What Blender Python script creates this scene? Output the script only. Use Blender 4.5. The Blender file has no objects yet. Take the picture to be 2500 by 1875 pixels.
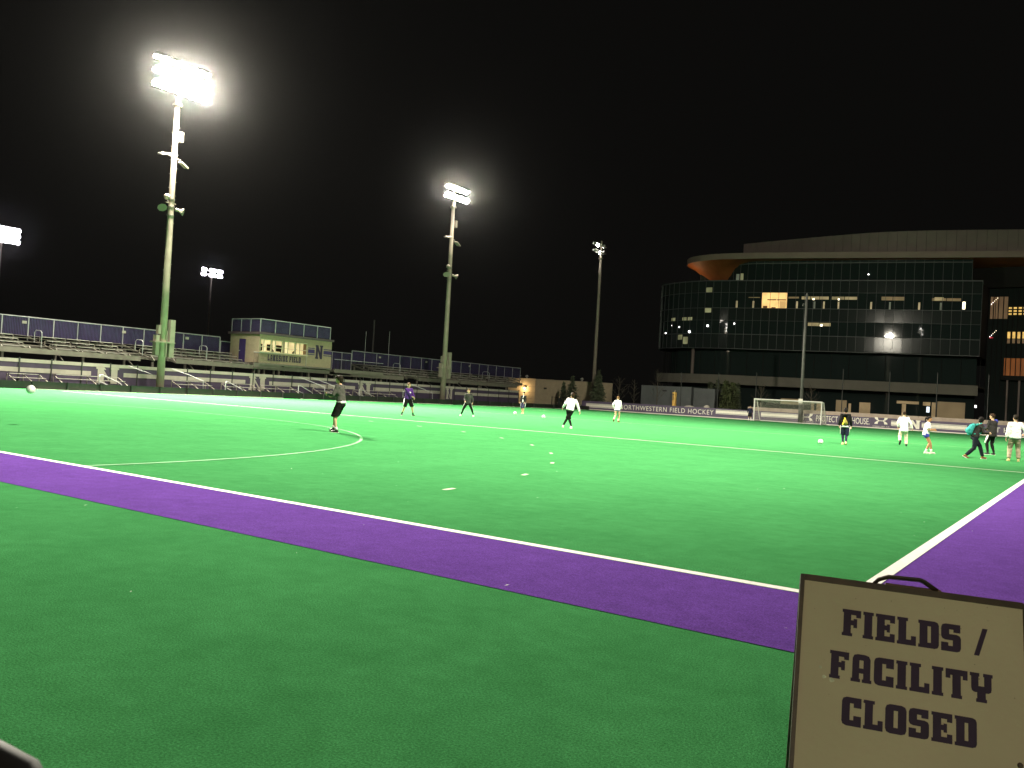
import bpy, bmesh, math, random
from mathutils import Vector, Matrix, noise

random.seed(7)
S = bpy.context.scene
C = S.collection
rad = math.radians

# ------------------------------------------------------------------ camera, sky, exposure, floodlight power
cam_d = bpy.data.cameras.new('camera')
cam = bpy.data.objects.new('camera', cam_d)
C.objects.link(cam)
fw = Vector((-0.5669637, 0.82364336, 0.01279759)).normalized()
rt = Vector((0.82278183, 0.56548375, 0.05708051)).normalized()
upv = rt.cross(fw).normalized()
cam.matrix_world = Matrix(((rt.x, upv.x, -fw.x, 1.56909), (rt.y, upv.y, -fw.y, -7.06677),
                           (rt.z, upv.z, -fw.z, 1.45129), (0, 0, 0, 1)))
cam_d.lens = 36 * 2094.5 / 2500
cam_d.sensor_width = 36
cam_d.clip_start = 0.02
cam_d.clip_end = 3000
cam_d.dof.use_dof = True
cam_d.dof.focus_distance = 40
cam_d.dof.aperture_fstop = 18
S.camera = cam

W = bpy.data.worlds.new('World')
S.world = W
W.use_nodes = True
wb = W.node_tree.nodes['Background']
wb.inputs['Color'].default_value = (0.0042, 0.0040, 0.0036, 1)
wb.inputs['Strength'].default_value = 0.8
S.view_settings.view_transform = 'Standard'
S.view_settings.look = 'None'
S.view_settings.exposure = 0
S.view_settings.gamma = 1
S.cycles.use_denoising = True
S.cycles.max_bounces = 5
S.cycles.diffuse_bounces = 2
S.cycles.glossy_bounces = 3
S.cycles.transparent_max_bounces = 12
S.cycles.volume_bounces = 0
S.cycles.sample_clamp_indirect = 6
S.cycles.caustics_reflective = False

FLOOD = 400000.0
LENS = 90.0               # brightness of a lit floodlight glass
WARM = (1.0, 0.93, 0.76)
GLOW_HAZE = 0.000032  # density of the air added for the lamp glow

# ------------------------------------------------------------------ helpers
def mat(name, col, rough=0.7, var=0.12, scale=3.0, metal=0.0, bump=0.0, bscale=60.0, spec=0.5, col2=None, detail=4):
    m = bpy.data.materials.new(name); m.use_nodes = True
    nt = m.node_tree; b = nt.nodes['Principled BSDF']
    b.inputs['Roughness'].default_value = rough
    b.inputs['Metallic'].default_value = metal
    b.inputs['Specular IOR Level'].default_value = spec
    tc = nt.nodes.new('ShaderNodeTexCoord')
    if var > 0 or col2:
        n = nt.nodes.new('ShaderNodeTexNoise'); n.inputs['Scale'].default_value = scale
        n.inputs['Detail'].default_value = detail
        r = nt.nodes.new('ShaderNodeValToRGB')
        r.color_ramp.elements[0].position = 0.3; r.color_ramp.elements[1].position = 0.7
        c2 = col2 or tuple(min(1, c * (1 + var)) for c in col)
        c1 = tuple(c * (1 - var) for c in col)
        r.color_ramp.elements[0].color = (*c1, 1); r.color_ramp.elements[1].color = (*c2, 1)
        nt.links.new(tc.outputs['Object'], n.inputs['Vector'])
        nt.links.new(n.outputs['Fac'], r.inputs['Fac']); nt.links.new(r.outputs['Color'], b.inputs['Base Color'])
    else:
        b.inputs['Base Color'].default_value = (*col, 1)
    if bump > 0:
        n2 = nt.nodes.new('ShaderNodeTexNoise'); n2.inputs['Scale'].default_value = bscale; n2.inputs['Detail'].default_value = 3
        bp = nt.nodes.new('ShaderNodeBump'); bp.inputs['Strength'].default_value = bump; bp.inputs['Distance'].default_value = 0.02
        nt.links.new(tc.outputs['Object'], n2.inputs['Vector'])
        nt.links.new(n2.outputs['Fac'], bp.inputs['Height']); nt.links.new(bp.outputs['Normal'], b.inputs['Normal'])
    return m

def emit(name, col, strength, var=0.0, scale=1.0):
    m = mat(name, tuple(c * 0.5 for c in col), 0.5, 0)
    nt = m.node_tree; b = nt.nodes['Principled BSDF']
    b.inputs['Emission Color'].default_value = (*col, 1)
    b.inputs['Emission Strength'].default_value = strength
    if var > 0:
        tc = nt.nodes.new('ShaderNodeTexCoord')
        n = nt.nodes.new('ShaderNodeTexNoise'); n.inputs['Scale'].default_value = scale; n.inputs['Detail'].default_value = 2
        r = nt.nodes.new('ShaderNodeMapRange')
        r.inputs['From Min'].default_value = 0.35; r.inputs['From Max'].default_value = 0.65
        r.inputs['To Min'].default_value = strength * (1 - var); r.inputs['To Max'].default_value = strength * (1 + var)
        nt.links.new(tc.outputs['Object'], n.inputs['Vector']); nt.links.new(n.outputs['Fac'], r.inputs['Value'])
        nt.links.new(r.outputs['Result'], b.inputs['Emission Strength'])
    return m

class MB:
    def __init__(s): s.v = []; s.f = []
    def add(s, vs, fs):
        o = len(s.v); s.v += [tuple(v) for v in vs]; s.f += [tuple(i + o for i in f) for f in fs]
    def box(s, x0, x1, y0, y1, z0, z1):
        s.add([(x0,y0,z0),(x1,y0,z0),(x1,y1,z0),(x0,y1,z0),(x0,y0,z1),(x1,y0,z1),(x1,y1,z1),(x0,y1,z1)],
              [(3,2,1,0),(4,5,6,7),(0,1,5,4),(1,2,6,5),(2,3,7,6),(3,0,4,7)]); return s
    def obox(s, o, a, b, c):           # corner o and three edge vectors
        o, a, b, c = map(Vector, (o, a, b, c))
        vs = [o, o+a, o+a+b, o+b, o+c, o+a+c, o+a+b+c, o+b+c]
        fs = [(3,2,1,0),(4,5,6,7),(0,1,5,4),(1,2,6,5),(2,3,7,6),(3,0,4,7)]
        if a.cross(b).dot(c) < 0: fs = [f[::-1] for f in fs]
        s.add(vs, fs); return s
    def beam(s, p, q, w, h, up=(0,0,1)):
        p, q, up = Vector(p), Vector(q), Vector(up)
        d = (q - p); x = d.cross(up)
        if x.length < 1e-6: x = d.cross(Vector((1,0,0)))
        x.normalize(); z = x.cross(d).normalized()
        return s.obox(p - x*w/2 - z*h/2, d, x*w, z*h)
    def tube(s, pts, rs, n=8, cap=True, sq=None, ref=None):
        pts = [Vector(p) for p in pts]
        if not isinstance(rs, (list, tuple)): rs = [rs]*len(pts)
        rings = []; prev = None
        for i, p in enumerate(pts):
            d = (pts[min(i+1, len(pts)-1)] - pts[max(i-1, 0)])
            if d.length < 1e-9: d = Vector((0,0,1))
            d.normalize()
            if prev is None:
                x = Vector(ref) if ref is not None else (Vector((1,0,0)) if abs(d.x) < 0.8 else Vector((0,1,0)))
            else: x = prev
            x = (x - d*x.dot(d))
            if x.length < 1e-6: x = d.orthogonal()
            x.normalize(); prev = x; y = d.cross(x)
            r = rs[i]; rx, ry = r if isinstance(r, (list, tuple)) else (r, r)
            rings.append([p + x*math.cos(2*math.pi*k/n)*rx + y*math.sin(2*math.pi*k/n)*ry for k in range(n)])
        vs = [v for r in rings for v in r]; fs = []
        for i in range(len(rings)-1):
            for k in range(n):
                a = i*n+k; b = i*n+(k+1) % n
                fs.append((a, b, b+n, a+n))
        if cap:
            fs.append(tuple(range(n-1, -1, -1))); fs.append(tuple((len(rings)-1)*n+k for k in range(n)))
        s.add(vs, fs); return s
    def ball(s, c, r, nu=12, nv=8, M=None):
        c = Vector(c); r = r if isinstance(r, (list, tuple)) else (r, r, r)
        vs = []; fs = []
        def P(x, y, z):
            v = Vector((x*r[0], y*r[1], z*r[2]))
            return c + (M @ v if M else v)
        vs.append(P(0,0,-1))
        for i in range(1, nv):
            t = -math.pi/2 + math.pi*i/nv
            for k in range(nu):
                a = 2*math.pi*k/nu
                vs.append(P(math.cos(t)*math.cos(a), math.cos(t)*math.sin(a), math.sin(t)))
        vs.append(P(0,0,1)); top = len(vs)-1
        for k in range(nu):
            fs.append((0, 1+(k+1) % nu, 1+k)); fs.append((top, 1+(nv-2)*nu+k, 1+(nv-2)*nu+(k+1) % nu))
        for i in range(nv-2):
            for k in range(nu):
                a = 1+i*nu+k; b = 1+i*nu+(k+1) % nu
                fs.append((a, b, b+nu, a+nu))
        s.add(vs, fs); return s
    def sheet(s, x0, x1, y0, y1, z):
        s.add([(x0,y0,z),(x1,y0,z),(x1,y1,z),(x0,y1,z)], [(0,1,2,3)]); return s
    def mesh(s, name, m, smooth=False):
        me = bpy.data.meshes.new(name); me.from_pydata(s.v, [], s.f)
        if m: me.materials.append(m)
        if smooth: me.shade_smooth()
        me.update(); return me
    def build(s, name, m, parent=None, smooth=False):
        return link(name, s.mesh(name, m, smooth), parent)

def link(name, me, parent=None):
    o = bpy.data.objects.new(name, me); C.objects.link(o)
    if parent:
        o.parent = parent
        root = parent
        while root.parent: root = root.parent
        if parent is root: o.matrix_parent_inverse = Matrix.Translation(-root.location)
    return o

def thing(name, label, cat, loc=(0,0,0), group=None):
    o = bpy.data.objects.new(name, None); C.objects.link(o); o.location = loc
    o.empty_display_size = 0.2
    tag(o, label, cat, group); return o
def tag(o, label=None, cat=None, group=None, kind=None):
    if label: o['label'] = label
    if cat: o['category'] = cat
    if group: o['group'] = group
    if kind: o['kind'] = kind
    return o
def struct(o): o['kind'] = 'structure'; return o
def kids(o): return list(o.children)
def copy_tree(o, parent=None):
    c = o.copy(); C.objects.link(c)
    if parent: c.parent = parent
    for ch in kids(o): copy_tree(ch, c)
    return c

# block lettering, cap height 10
BLOCK = {
 'I': (3.7, [[(0,0),(3.7,0),(3.7,1.2),(3.25,1.2),(3.25,8.8),(3.7,8.8),(3.7,10),(0,10),(0,8.8),(.45,8.8),(.45,1.2),(0,1.2)]]),
 'F': (6.6, [[(0,0),(3.7,0),(3.7,1.2),(3.15,1.2),(3.15,4.2),(4.0,4.2),(4.0,3.3),(5.3,3.3),(5.3,6.7),(4.0,6.7),(4.0,6.1),(3.15,6.1),(3.15,8.1),(4.9,8.1),(4.9,7.2),(6.6,7.2),(6.6,10),(0,10),(0,8.8),(.45,8.8),(.45,1.2),(0,1.2)]]),
 'E': (6.7, [[(0,0),(6.7,0),(6.7,3.1),(5.0,3.1),(5.0,2.0),(3.15,2.0),(3.15,4.2),(3.9,4.2),(3.9,3.5),(5.0,3.5),(5.0,6.5),(3.9,6.5),(3.9,6.0),(3.15,6.0),(3.15,8.1),(5.0,8.1),(5.0,7.1),(6.7,7.1),(6.7,10),(0,10),(0,8.8),(.45,8.8),(.45,1.2),(0,1.2)]]),
 'L': (6.5, [[(0,0),(6.5,0),(6.5,3.5),(4.8,3.5),(4.8,2.0),(3.15,2.0),(3.15,8.8),(3.7,8.8),(3.7,10),(0,10),(0,8.8),(.45,8.8),(.45,1.2),(0,1.2)]]),
 'D': (7.0, [[(0,0),(5.6,0),(6.6,.4),(7,1.4),(7,8.6),(6.6,9.6),(5.6,10),(0,10),(0,8.8),(.45,8.8),(.45,1.2),(0,1.2)],[(3.15,2),(4.3,2),(4.3,8),(3.15,8)]]),
 'O': (7.0, [[(1.6,0),(5.4,0),(6.6,.5),(7,1.6),(7,8.4),(6.6,9.5),(5.4,10),(1.6,10),(.4,9.5),(0,8.4),(0,1.6),(.4,.5)],[(2.8,2.1),(4.2,2.1),(4.2,7.9),(2.8,7.9)]]),
 'C': (6.6, [[(1.6,0),(6.6,0),(6.6,3.7),(4.0,3.7),(4.0,2.1),(2.75,2.1),(2.75,7.9),(4.0,7.9),(4.0,6.5),(6.6,6.5),(6.6,10),(1.6,10),(.4,9.5),(0,8.4),(0,1.6),(.4,.5)]]),
 'S': (6.6, [[(0,0),(5.2,0),(6.2,.4),(6.6,1.4),(6.6,5.0),(6.2,5.9),(5.2,6.3),(2.7,6.3),(2.7,8.0),(4.1,8.0),(4.1,7.0),(6.4,7.0),(6.4,10),(1.5,10),(.4,9.6),(0,8.6),(0,5.4),(.4,4.5),(1.4,4.1),(3.9,4.1),(3.9,2.0),(2.4,2.0),(2.4,3.2),(0,3.2)]]),
 'A': (7.0, [[(0,0),(3.2,0),(3.2,1.2),(2.8,1.2),(2.8,3.2),(4.2,3.2),(4.2,1.2),(3.8,1.2),(3.8,0),(7,0),(7,1.2),(6.55,1.2),(6.55,8.4),(6.0,9.6),(4.8,10),(2.2,10),(1.0,9.6),(.45,8.4),(.45,1.2),(0,1.2)],[(2.8,5.0),(4.2,5.0),(4.2,7.9),(2.8,7.9)]]),
 'T': (7.0, [[(1.8,0),(5.2,0),(5.2,1.2),(4.85,1.2),(4.85,7.9),(5.5,7.9),(5.5,6.7),(7,6.7),(7,10),(0,10),(0,6.7),(1.5,6.7),(1.5,7.9),(2.15,7.9),(2.15,1.2),(1.8,1.2)]]),
 'Y': (7.2, [[(1.9,0),(5.3,0),(5.3,1.2),(4.95,1.2),(4.95,3.3),(5.8,3.3),(6.6,3.8),(6.8,4.8),(6.8,8.8),(7.2,8.8),(7.2,10),(4.2,10),(4.2,8.8),(4.5,8.8),(4.5,5.5),(2.7,5.5),(2.7,8.8),(3,8.8),(3,10),(0,10),(0,8.8),(.4,8.8),(.4,4.8),(.6,3.8),(1.4,3.3),(2.25,3.3),(2.25,1.2),(1.9,1.2)]]),
 'K': (7.2, [[(0,0),(3.5,0),(3.5,1.2),(3.15,1.2),(3.15,4.3),(4.4,1.2),(4.0,1.2),(4.0,0),(7.2,0),(7.2,1.2),(6.8,1.2),(5.3,5.2),(6.7,8.8),(7.1,8.8),(7.1,10),(4.0,10),(4.0,8.8),(4.4,8.8),(3.15,5.9),(3.15,8.8),(3.5,8.8),(3.5,10),(0,10),(0,8.8),(.45,8.8),(.45,1.2),(0,1.2)]]),
 'N': (7.6, [[(0,0),(3.1,0),(3.1,1.2),(2.6,1.2),(2.6,5.8),(5.0,0),(7.1,0),(7.1,8.8),(7.6,8.8),(7.6,10),(4.5,10),(4.5,8.8),(5.0,8.8),(5.0,4.6),(2.6,10),(0,10),(0,8.8),(.5,8.8),(.5,1.2),(0,1.2)]]),
 '/': (4.6, [[(0,0),(1.7,0),(4.6,10),(2.9,10)]]),
}
def curve_mesh(name, polys, extrude):
    cu = bpy.data.curves.new(name, 'CURVE'); cu.dimensions = '2D'; cu.fill_mode = 'BOTH'; cu.extrude = extrude
    for P in polys:
        sp = cu.splines.new('POLY'); sp.points.add(len(P)-1)
        for i, q in enumerate(P): sp.points[i].co = (q[0], q[1], 0, 1)
        sp.use_cyclic_u = True
    o = bpy.data.objects.new(name, cu); C.objects.link(o)
    dg = bpy.context.evaluated_depsgraph_get()
    me = bpy.data.meshes.new_from_object(o.evaluated_get(dg))
    bpy.data.objects.remove(o); bpy.data.curves.remove(cu); return me
def block_text(txt, gap=0.8, space=3.5):
    x = 0; polys = []
    for ch in txt:
        if ch == ' ': x += space; continue
        w, P = BLOCK[ch]
        polys += [[(a + x, b) for a, b in q] for q in P]; x += w + gap
    return polys, x - gap
def font_mesh(txt, space=1.0, extrude=0.004):
    cu = bpy.data.curves.new('lettering', 'FONT'); cu.body = txt; cu.size = 1; cu.space_character = space; cu.extrude = extrude
    o = bpy.data.objects.new('lettering', cu); C.objects.link(o)
    dg = bpy.context.evaluated_depsgraph_get()
    me = bpy.data.meshes.new_from_object(o.evaluated_get(dg))
    bpy.data.objects.remove(o); bpy.data.curves.remove(cu); return me
def put(me, name, m, parent, O, R, U, width=None, height=None, fit=True):
    """lay a flat mesh (x right, y up) on the plane through O with axes R, U, scaled to width x height"""
    xs = [v.co.x for v in me.vertices]; ys = [v.co.y for v in me.vertices]
    x0, x1, y0, y1 = min(xs), max(xs), min(ys), max(ys)
    sx = width/(x1-x0) if width else 1; sy = height/(y1-y0) if height else sx
    if not width: sx = sy
    O, R, U = Vector(O), Vector(R).normalized(), Vector(U).normalized(); Nn = R.cross(U)
    for v in me.vertices:
        c = v.co.copy()
        v.co = O + R*(c.x-x0)*sx + U*(c.y-y0)*sy + Nn*c.z
    me.materials.clear(); me.materials.append(m)
    return link(name, me, parent)
def letters(txt, name, m, parent, O, R, U, width, height, gap=0.8, ex=0.004):
    polys, w = block_text(txt, gap)
    return put(curve_mesh('lettering', polys, ex), name, m, parent, O, R, U, width, height)

# ------------------------------------------------------------------ materials
def turf_mat(name, col, dark, light):
    m = bpy.data.materials.new(name); m.use_nodes = True; nt = m.node_tree; b = nt.nodes['Principled BSDF']
    b.inputs['Roughness'].default_value = 0.95; b.inputs['Specular IOR Level'].default_value = 0.0
    tc = nt.nodes.new('ShaderNodeTexCoord')
    def nz(s, d=4, r=0.6):
        n = nt.nodes.new('ShaderNodeTexNoise'); n.inputs['Scale'].default_value = s; n.inputs['Detail'].default_value = d
        n.inputs['Roughness'].default_value = r; nt.links.new(tc.outputs['Object'], n.inputs['Vector']); return n
    def ramp(n, p0, p1, c0, c1):
        r = nt.nodes.new('ShaderNodeValToRGB'); r.color_ramp.elements[0].position = p0; r.color_ramp.elements[1].position = p1
        r.color_ramp.elements[0].color = (*c0, 1); r.color_ramp.elements[1].color = (*c1, 1)
        nt.links.new(n.outputs['Fac'], r.inputs['Fac']); return r
    def mul(a, bb, f):
        x = nt.nodes.new('ShaderNodeMix'); x.data_type = 'RGBA'; x.blend_type = 'MULTIPLY'; x.inputs['Factor'].default_value = f
        nt.links.new(a.outputs[0] if a.bl_idname != 'ShaderNodeMix' else a.outputs[2], x.inputs[6]); nt.links.new(bb.outputs[0], x.inputs[7]); return x
    base = ramp(nz(0.9, 5, 0.65), 0.28, 0.72, dark, light)
    fib = ramp(nz(85, 4, 0.8), 0.36, 0.66, (0.52, 0.52, 0.46), (1.32, 1.30, 1.26))
    patch = ramp(nz(4.5, 6, 0.7), 0.3, 0.7, (0.82, 0.84, 0.8), (1.1, 1.08, 1.1))
    x = mul(base, fib, 0.9); x = mul(x, patch, 0.85)
    # scuffs: scattered pale rubbed spots
    sc = nz(2.2, 8, 0.75); rs = nt.nodes.new('ShaderNodeMapRange')
    rs.inputs['From Min'].default_value = 0.70; rs.inputs['From Max'].default_value = 0.84; rs.inputs['To Max'].default_value = 0.35
    nt.links.new(sc.outputs['Fac'], rs.inputs['Value'])
    mx = nt.nodes.new('ShaderNodeMix'); mx.data_type = 'RGBA'; nt.links.new(rs.outputs['Result'], mx.inputs['Factor'])
    nt.links.new(x.outputs[2], mx.inputs[6]); mx.inputs[7].default_value = (0.22, 0.3, 0.2, 1)
    nt.links.new(mx.outputs[2], b.inputs['Base Color'])
    bp = nt.nodes.new('ShaderNodeBump'); bp.inputs['Strength'].default_value = 0.5; bp.inputs['Distance'].default_value = 0.012
    nt.links.new(nz(90, 3, 0.7).outputs['Fac'], bp.inputs['Height']); nt.links.new(bp.outputs['Normal'], b.inputs['Normal'])
    return m
M = {}
M['turf'] = turf_mat('green_turf', None, (0.050, 0.235, 0.082), (0.064, 0.285, 0.102))
M['purple_turf'] = turf_mat('purple_turf', None, (0.130, 0.056, 0.315), (0.154, 0.068, 0.370))
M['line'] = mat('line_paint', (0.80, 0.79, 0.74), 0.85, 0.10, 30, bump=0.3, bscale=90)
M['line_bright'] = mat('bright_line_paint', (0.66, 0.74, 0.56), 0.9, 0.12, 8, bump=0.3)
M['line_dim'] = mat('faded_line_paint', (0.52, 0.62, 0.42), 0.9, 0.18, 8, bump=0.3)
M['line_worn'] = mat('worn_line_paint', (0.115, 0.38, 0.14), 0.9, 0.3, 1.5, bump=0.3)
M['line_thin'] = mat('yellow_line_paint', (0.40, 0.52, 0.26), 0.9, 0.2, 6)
M['ground'] = mat('dark_ground', (0.030, 0.032, 0.024), 0.95, 0.3, 0.4)
M['asphalt'] = mat('asphalt', (0.05, 0.05, 0.05), 0.9, 0.3, 6, bump=0.4)
M['galv'] = mat('weathered_steel_pole', (0.27, 0.225, 0.18), 0.6, 0.14, 1.2, metal=0.0)
M['box'] = mat('box_grey', (0.25, 0.21, 0.175), 0.6, 0.12, 2)
M['darkpole'] = mat('dark_steel_pole', (0.13, 0.13, 0.12), 0.55, 0.15, 2)
M['blackmetal'] = mat('black_metal', (0.02, 0.02, 0.02), 0.5, 0.2, 4)
M['lamphouse'] = mat('lamp_housing', (0.30, 0.30, 0.28), 0.45, 0.1, 4)
M['lens'] = emit('lit_lamp_glass', (1.0, 0.95, 0.86), LENS)
M['lens_far'] = emit('lit_cool_lamp_glass', (0.95, 0.88, 1.0), 45)
M['alu'] = mat('bleacher_aluminium', (0.50, 0.46, 0.43), 0.42, 0.15, 3, metal=0.35)
M['green_steel'] = mat('bleacher_steel', (0.16, 0.15, 0.12), 0.6, 0.15, 1.5)
M['rail'] = mat('rail_steel', (0.42, 0.43, 0.43), 0.5, 0.12, 3, metal=0.2)
M['board'] = mat('black_board', (0.012, 0.013, 0.010), 0.6, 0.3, 1.2)
M['purple'] = mat('purple_vinyl', (0.052, 0.037, 0.072), 0.7, 0.14, 1.5, bump=0.15, bscale=8)
M['stripe'] = mat('pale_vinyl', (0.38, 0.355, 0.30), 0.7, 0.10, 2)
M['purple2'] = mat('banner_purple', (0.098, 0.074, 0.128), 0.55, 0.10, 1.0, bump=0.15, bscale=5)
M['white_vinyl'] = mat('banner_white', (0.82, 0.78, 0.68), 0.6, 0.06, 4)
M['concrete'] = mat('pink_concrete', (0.40, 0.32, 0.26), 0.9, 0.14, 1.5, bump=0.3)
M['kerb'] = mat('pale_kerb', (0.55, 0.50, 0.42), 0.9, 0.15, 3)
M['block'] = mat('cream_block', (0.33, 0.265, 0.18), 0.85, 0.1, 4)
M['purple_paint'] = mat('purple_paint', (0.045, 0.026, 0.12), 0.5, 0.12, 3)
M['navy_paint'] = mat('navy_purple_print', (0.028, 0.016, 0.048), 0.6, 0.15, 20)
M['maroon'] = mat('dark_fascia', (0.10, 0.07, 0.08), 0.6, 0.15, 2)
M['tan'] = mat('tan_block', (0.42, 0.35, 0.23), 0.9, 0.08, 2)
M['shed'] = mat('grey_shed', (0.105, 0.115, 0.115), 0.7, 0.08, 1)
M['pad'] = mat('yellow_pad', (0.72, 0.42, 0.10), 0.6, 0.1, 3)
M['wframe'] = mat('cream_frame', (0.62, 0.56, 0.38), 0.5, 0.05, 3)
M['glow'] = emit('lit_room', (1.0, 0.80, 0.38), 0.95, 0.25, 1.2)
M['dimroom'] = mat('room_dark', (0.06, 0.045, 0.025), 0.8, 0.2, 2)
M['goal'] = mat('white_goal_paint', (0.80, 0.78, 0.72), 0.4, 0.04, 4)
M['net'] = mat('net_cord', (0.62, 0.60, 0.50), 0.9, 0.05, 4)
M['ball'] = mat('ball_white', (0.82, 0.80, 0.80), 0.4, 0.05, 8)
M['ball_dark'] = mat('ball_patch', (0.45, 0.40, 0.42), 0.45, 0.05, 8)

def mesh_fabric(name, col, alpha):
    m = mat(name, col, 0.8, 0.2, 1.5); nt = m.node_tree; b = nt.nodes['Principled BSDF']
    tc = nt.nodes.new('ShaderNodeTexCoord'); w = nt.nodes.new('ShaderNodeTexWave')
    w.bands_direction = 'Y'; w.inputs['Scale'].default_value = 2.6; w.inputs['Distortion'].default_value = 0
    nt.links.new(tc.outputs['Object'], w.inputs['Vector'])
    r = nt.nodes.new('ShaderNodeMapRange'); r.inputs['To Min'].default_value = alpha-0.2; r.inputs['To Max'].default_value = alpha+0.2
    nt.links.new(w.outputs['Fac'], r.inputs['Value']); nt.links.new(r.outputs['Result'], b.inputs['Alpha']); return m
M['navy_mesh'] = mesh_fabric('navy_mesh_screen', (0.036, 0.028, 0.085), 0.74)

# ------------------------------------------------------------------ ground, turf and markings
struct(MB().sheet(-900, 900, -200, 1500, -0.03).build('ground', M['ground']))
struct(MB().sheet(-58.3, 5.5, -30, 99.6, 0).build('turf', M['turf']))
PW = 1.79
b = MB(); b.sheet(-57.2, PW, -PW, -0.06, 0.004); b.sheet(0.06, PW, -0.06, 93.2, 0.004)
struct(b.build('purple_border', M['purple_turf']))
def line(x0, x1, y0, y1, m, name='field_line', z=0.008):
    return struct(MB().sheet(x0, x1, y0, y1, z).build(name, M[m]))
line(-55, 0.06, -0.06, 0.06, 'line', 'back_line')
line(-0.06, 0.06, 0.06, 91.4, 'line', 'side_line')
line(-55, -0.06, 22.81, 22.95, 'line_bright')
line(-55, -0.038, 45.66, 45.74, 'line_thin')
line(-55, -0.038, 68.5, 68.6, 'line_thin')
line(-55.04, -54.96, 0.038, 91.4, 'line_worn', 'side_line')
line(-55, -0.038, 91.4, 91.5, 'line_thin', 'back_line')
def arc_mb(cx, r0, r1, a0, a1, n, z=0.008):
    b = MB(); vs = []; fs = []
    for i in range(n+1):
        a = rad(a0 + (a1-a0)*i/n)
        vs += [(cx + r0*math.cos(a), r0*math.sin(a), z), (cx + r1*math.cos(a), r1*math.sin(a), z)]
    fs = [(2*i, 2*i+1, 2*i+3, 2*i+2) for i in range(n)]
    b.add(vs, fs); return b
D0 = -27.583
b = arc_mb(D0+1.83, 14.59, 14.67, 0.2, 90, 60)
b.sheet(D0-1.83, D0+1.83, 14.59, 14.67, 0.008)
b2 = arc_mb(D0-1.83, 14.59, 14.67, 90, 179.8, 60); b.add(b2.v, b2.f)
struct(b.build('shooting_circle_line', M['line_worn']))
for k in range(12):
    a = 8.2 + k*(3.0+0.3)/ (2*math.pi*19.63) * 360 * 0.985
    if a < 90:
        struct(arc_mb(D0+1.83, 19.59, 19.67, a, a+0.88, 3).build('circle_dash', M['line_dim']))
# leaves, chips and scuffs lying on the turf
b = MB()
for _ in range(46):
    x = random.uniform(-12, 1.6); y = random.uniform(-6, 9); s = random.uniform(0.008, 0.020); a = random.uniform(0, 6.3)
    u = Vector((math.cos(a), math.sin(a), 0.25))*s; v = Vector((-math.sin(a), math.cos(a), 0.1))*s*0.5
    p = Vector((x, y, 0.016)); b.add([p-u, p-v, p+u, p+v], [(0,1,2,3)])
tag(b.build('leaf_litter', mat('dry_leaf', (0.5, 0.52, 0.42), 0.8, 0.4, 40)), kind='stuff')
# path behind the pitch
struct(MB().sheet(-60, 6, -60, -30, -0.012).build('path', M['asphalt']))

# ------------------------------------------------------------------ floodlight masts
def lathe_dir(b, p, d, prof, n=12):
    d = Vector(d).normalized()
    b.tube([Vector(p)+d*a for a, r in prof], [r for a, r in prof], n, cap=True)
def lamp(root, p, aim, lens='lens', big=0.31):
    d = (Vector(aim) - Vector(p)).normalized()
    h = MB(); lathe_dir(h, p, d, [(-0.42, 0.10), (-0.30, 0.17), (-0.05, big*0.9), (0.0, big+0.02)], 12)
    # visor: open half collar in front of the glass
    x = d.cross(Vector((0,0,1))).normalized(); z = x.cross(d)
    vs = []; n = 9
    for i in range(n):
        a = math.pi*i/(n-1)
        o = x*math.cos(a)*(big+0.03) + z*math.sin(a)*(big+0.03)
        vs += [Vector(p)+o, Vector(p)+o+d*(0.06+0.30*math.sin(a))]
    h.add(vs, [(2*i, 2*i+1, 2*i+3, 2*i+2) for i in range(n-1)])
    ho = h.build('floodlight', M['lamphouse'], root, True)
    g = MB(); lathe_dir(g, Vector(p)+d*0.012, d, [(0, big-0.02), (0.03, big*0.8), (0.05, big*0.3)], 14)
    g.build('lamp_glass', M[lens], ho, True)
def spot(root, name, p, aim, watts, size=150, blend=1.0, radius=0.8, col=WARM):
    l = bpy.data.lights.new(name, 'SPOT'); l.energy = watts; l.color = col; l.spot_size = rad(size); l.spot_blend = blend
    l.shadow_soft_size = radius
    o = bpy.data.objects.new(name, l); C.objects.link(o)
    d = Vector(aim) - Vector(p); o.rotation_euler = d.to_track_quat('-Z', 'Y').to_euler(); o.location = p
    o.parent = root; o.matrix_parent_inverse = Matrix.Translation(-root.location)
    return o
def horn(root, p, d, m):
    d = Vector(d).normalized(); b = MB()
    b.tube([Vector(p)-d*0.25, Vector(p)-d*0.1, Vector(p)+d*0.05, Vector(p)+d*0.35], [0.14, 0.15, 0.12, (0.42, 0.30)], 8)
    b.build('horn_speaker', m, root)
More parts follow.
